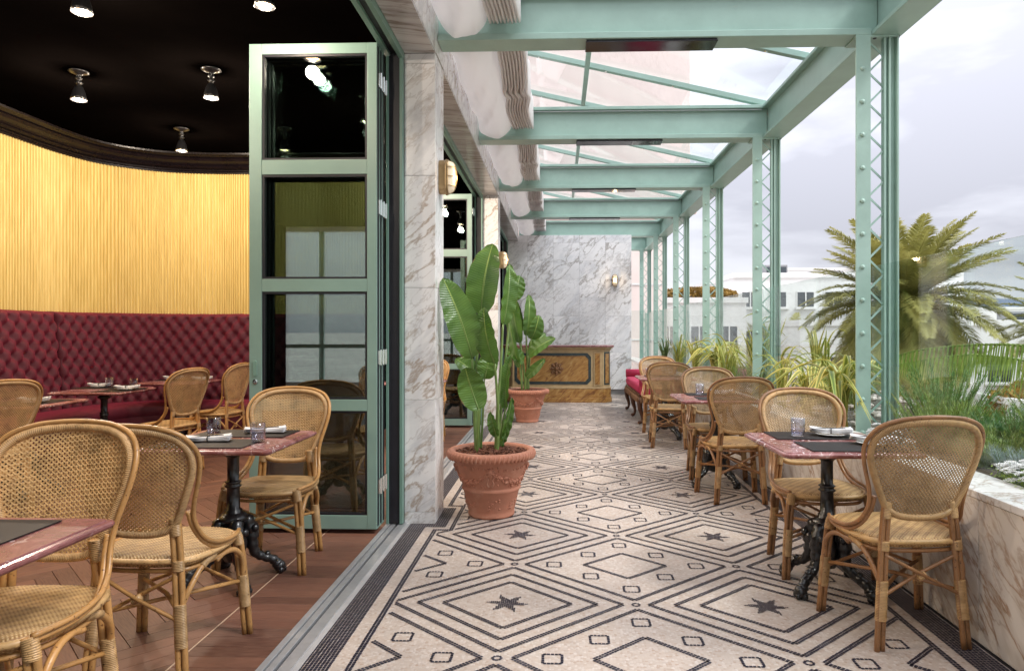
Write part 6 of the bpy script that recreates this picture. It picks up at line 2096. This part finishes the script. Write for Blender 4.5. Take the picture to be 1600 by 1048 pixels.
# ------------------------------------------------------------ surroundings
def building(name, label, x0, x1, y0, y1, z1, mt, floors=(), wins=None, parapet=True, z0=-5.5):
    t = thing(name, label, 'building', base=((x0 + x1) / 2, y0, z0))
    obj('walls', M().box(x0, x1, y0, y1, z0, z1), mt, t)
    if parapet:
        p = M()
        for a in ((x0 - .1, x1 + .1, y0 - .1, y0 + .25), (x0 - .1, x1 + .1, y1 - .25, y1 + .1), (x0 - .1, x0 + .25, y0 + .25, y1 - .25), (x1 - .25, x1 + .1, y0 + .25, y1 - .25)):
            p.box(a[0], a[1], a[2], a[3], z1 + .002, z1 + .35)
        obj('parapet', p, mt, t)
    if wins:
        for (wx0, wx1, wz0, wz1) in wins:
            f = obj('window', M().box(wx0 - .08, wx1 + .08, y0 - .05, y0 + .02, wz0 - .08, wz1 + .08).box((wx0 + wx1) / 2 - .04, (wx0 + wx1) / 2 + .04, y0 - .10, y0 - .051, wz0 - .08, wz1 + .08).box(wx0 - .18, wx1 + .18, y0 - .2, y0 + .0, wz0 - .18, wz0 - .082), M_whitewall, t)
            obj('pane', M().box(wx0, wx1, y0 - .07, y0 - .052, wz0, wz1), M_windowdark, f)
    return t
pk = thing('pink_building', 'pale pink stucco building rising behind the end wall', 'building', base=(-4, 18.6, -5.5))
obj('walls', M().box(-14, 2.95, 18.6, 34, -5.5, 4.6), M_pink, pk)
obj('upper_walls', M().box(-14, 3.55, 18.5, 34, 4.602, 16), M_pink, pk, bevel=.02)
for z in (-.45, 1.05, 2.55, 4.05):
    obj('string_course', M().box(-14, 2.97, 18.58, 18.61, z, z + .035), M_whitewall, pk)
obj('cornice', M().box(-14, 3.7, 18.35, 18.6, 4.45, 4.6), M_pink, pk)
building('white_building', 'broad white modern building filling the middle distance between the columns', 12.2, 26.5, 48, 62, 5.0, M_whitewall, wins=[(12.8 + 1.9 * i, 13.9 + 1.9 * i, 3.0, 4.0) for i in range(7)] + [(12.8 + 1.9 * i, 13.9 + 1.9 * i, .2, 1.3) for i in range(7)])
building('white_building', 'lower white block in front of the broad white building', 14, 33, 40, 46.5, 1.6, M_whitewall, wins=[(15 + 2.4 * i, 16.3 + 2.4 * i, -1.6, -.2) for i in range(7)])
building('white_building', 'distant white block with a dotted frieze right of the palm crown', 36, 64, 110, 130, 11.0, M_whitewall, wins=[(38 + 3.6 * i, 38.9 + 3.6 * i, 8.2, 9.0) for i in range(7)])
building('white_building', 'long low white roof between the two palms', 50, 120, 105, 140, 4.6, M_whitewall, wins=[(52 + 5 * i, 55 + 5 * i, .5, 2.6) for i in range(13)])
building('white_building', 'nearby flat white roof at the right photo edge', 24, 44, 33, 52, -2.6, M_whitewall, wins=[(25 + 2.4 * i, 26.4 + 2.4 * i, -4.6, -3.4) for i in range(8)])
building('white_building', 'white terrace building left of the fourth column', 5.9, 12.0, 44, 54, 3.1, M_whitewall, wins=[(6.6 + 1.9 * i, 7.6 + 1.9 * i, .4, 1.6) for i in range(3)])
building('peach_building', 'peach block behind the white terrace building', 5.2, 9.0, 66, 76, 2.5, M_pink)
def leafy(name, label, cat, x, y, z, rx, ry, rz_, n_, mt, seed, sz=.12):
    rs = random.Random(seed)
    t = thing(name, label, cat, (x, y, z - rz_))
    m_ = M()
    for i in range(n_):
        a = rs.uniform(0, 2 * PI); c = rs.uniform(-1, 1); s_ = math.sqrt(1 - c * c); r = rs.uniform(.72, 1.02) * (1 + .22 * mnoise.noise(Vector((a * 1.5, c * 2.5, seed))))
        p = Vector((rx * r * s_ * math.cos(a), ry * r * s_ * math.sin(a), rz_ + rz_ * r * c))
        e1 = Vector((rs.uniform(-1, 1), rs.uniform(-1, 1), rs.uniform(-1, 1))).normalized() * sz
        e2 = e1.cross(Vector((rs.uniform(-1, 1), rs.uniform(-1, 1), rs.uniform(-1, 1)))).normalized() * sz * .6
        m_.add([p - e1, p - e2, p + e1, p + e2], [(0, 1, 2, 3)])
    obj('crown', m_, mt, t, kind='stuff', world=False)
    obj('trunk', M().lathe([(.12, -min(4, z + 5)), (.08, rz_)], 8), M_trunk, t, world=False)
    return t
leafy('clipped_hedge', 'orange tinged hedge on the roof between the third and fourth columns', 'hedge', 9.3, 45.6, 3.75, 2.6, .8, .5, 4200, M_hedge, 1, .10)
leafy('round_tree', 'green shrubby tree beside the fourth column in the distance', 'tree', 5.2, 43, 1.6, 1.5, 1.2, 1.3, 2600, M_shrub, 2, .14)
leafy('round_tree', 'yellow green tree between the two date palms', 'tree', 29.5, 44, -1.0, 2.6, 2.2, 2.4, 5200, M_shrub, 3, .20)
leafy('round_tree', 'ochre tree low between the palms at the right', 'tree', 26, 38, -3.2, 2.4, 2.0, 1.8, 4200, M_hedge, 4, .18)
leafy('clipped_hedge', 'low yellow green hedge on the flat roof at the right', 'hedge', 29, 36, -1.9, 4.0, .8, .5, 4200, M_shrub, 5, .12)
leafy('round_tree', 'dark green tree under the large palm', 'tree', 15, 31, -3.2, 3.6, 2.6, 2.6, 6500, M_fern_dark, 6, .2)
leafy('round_tree', 'low green tree mass left of the large palm', 'tree', 10.5, 33, -3.6, 3.2, 2.6, 2.2, 5200, M_shrub, 7, .2)
for i, (x, y, z, w, h_) in enumerate(((15, 50, 5.0, 1.6, 1.1), (19, 52, 5.0, 2.4, .8), (9, 46, 3.1, 1.0, .7), (60, 112, 11.0, 3, 1.6), (27, 42, 1.6, 1.4, .9), (34, 37, -2.6, 1.5, .8))):
    t = thing('roof_unit', ['grey ventilation unit on the broad white roof, left one', 'wider grey ventilation unit on the broad white roof, right one', 'small vent box on the white terrace building', 'vent box on the far white block with the frieze', 'vent box on the lower white block behind the palm', 'vent box on the flat roof at the right edge'][i], 'roof vent', base=(x, y, z))
    obj('casing', M().box(x, x + w, y, y + 1, z, z + h_), M_roofdark, t, bevel=.03)
    obj('louvre', M().box(x + .1, x + w - .1, y - .02, y - .001, z + .15, z + h_ - .15), M_windowdark, t)
# hills
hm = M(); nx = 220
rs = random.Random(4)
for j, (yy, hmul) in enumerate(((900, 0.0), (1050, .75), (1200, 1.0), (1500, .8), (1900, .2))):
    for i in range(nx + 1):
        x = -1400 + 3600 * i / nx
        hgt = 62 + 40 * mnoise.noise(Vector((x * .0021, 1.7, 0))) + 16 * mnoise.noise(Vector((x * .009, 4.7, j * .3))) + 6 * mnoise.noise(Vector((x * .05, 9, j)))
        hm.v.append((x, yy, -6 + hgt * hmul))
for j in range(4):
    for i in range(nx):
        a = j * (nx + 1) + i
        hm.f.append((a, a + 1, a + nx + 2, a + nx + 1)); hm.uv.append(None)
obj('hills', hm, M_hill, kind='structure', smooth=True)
bpy.context.view_layer.update()
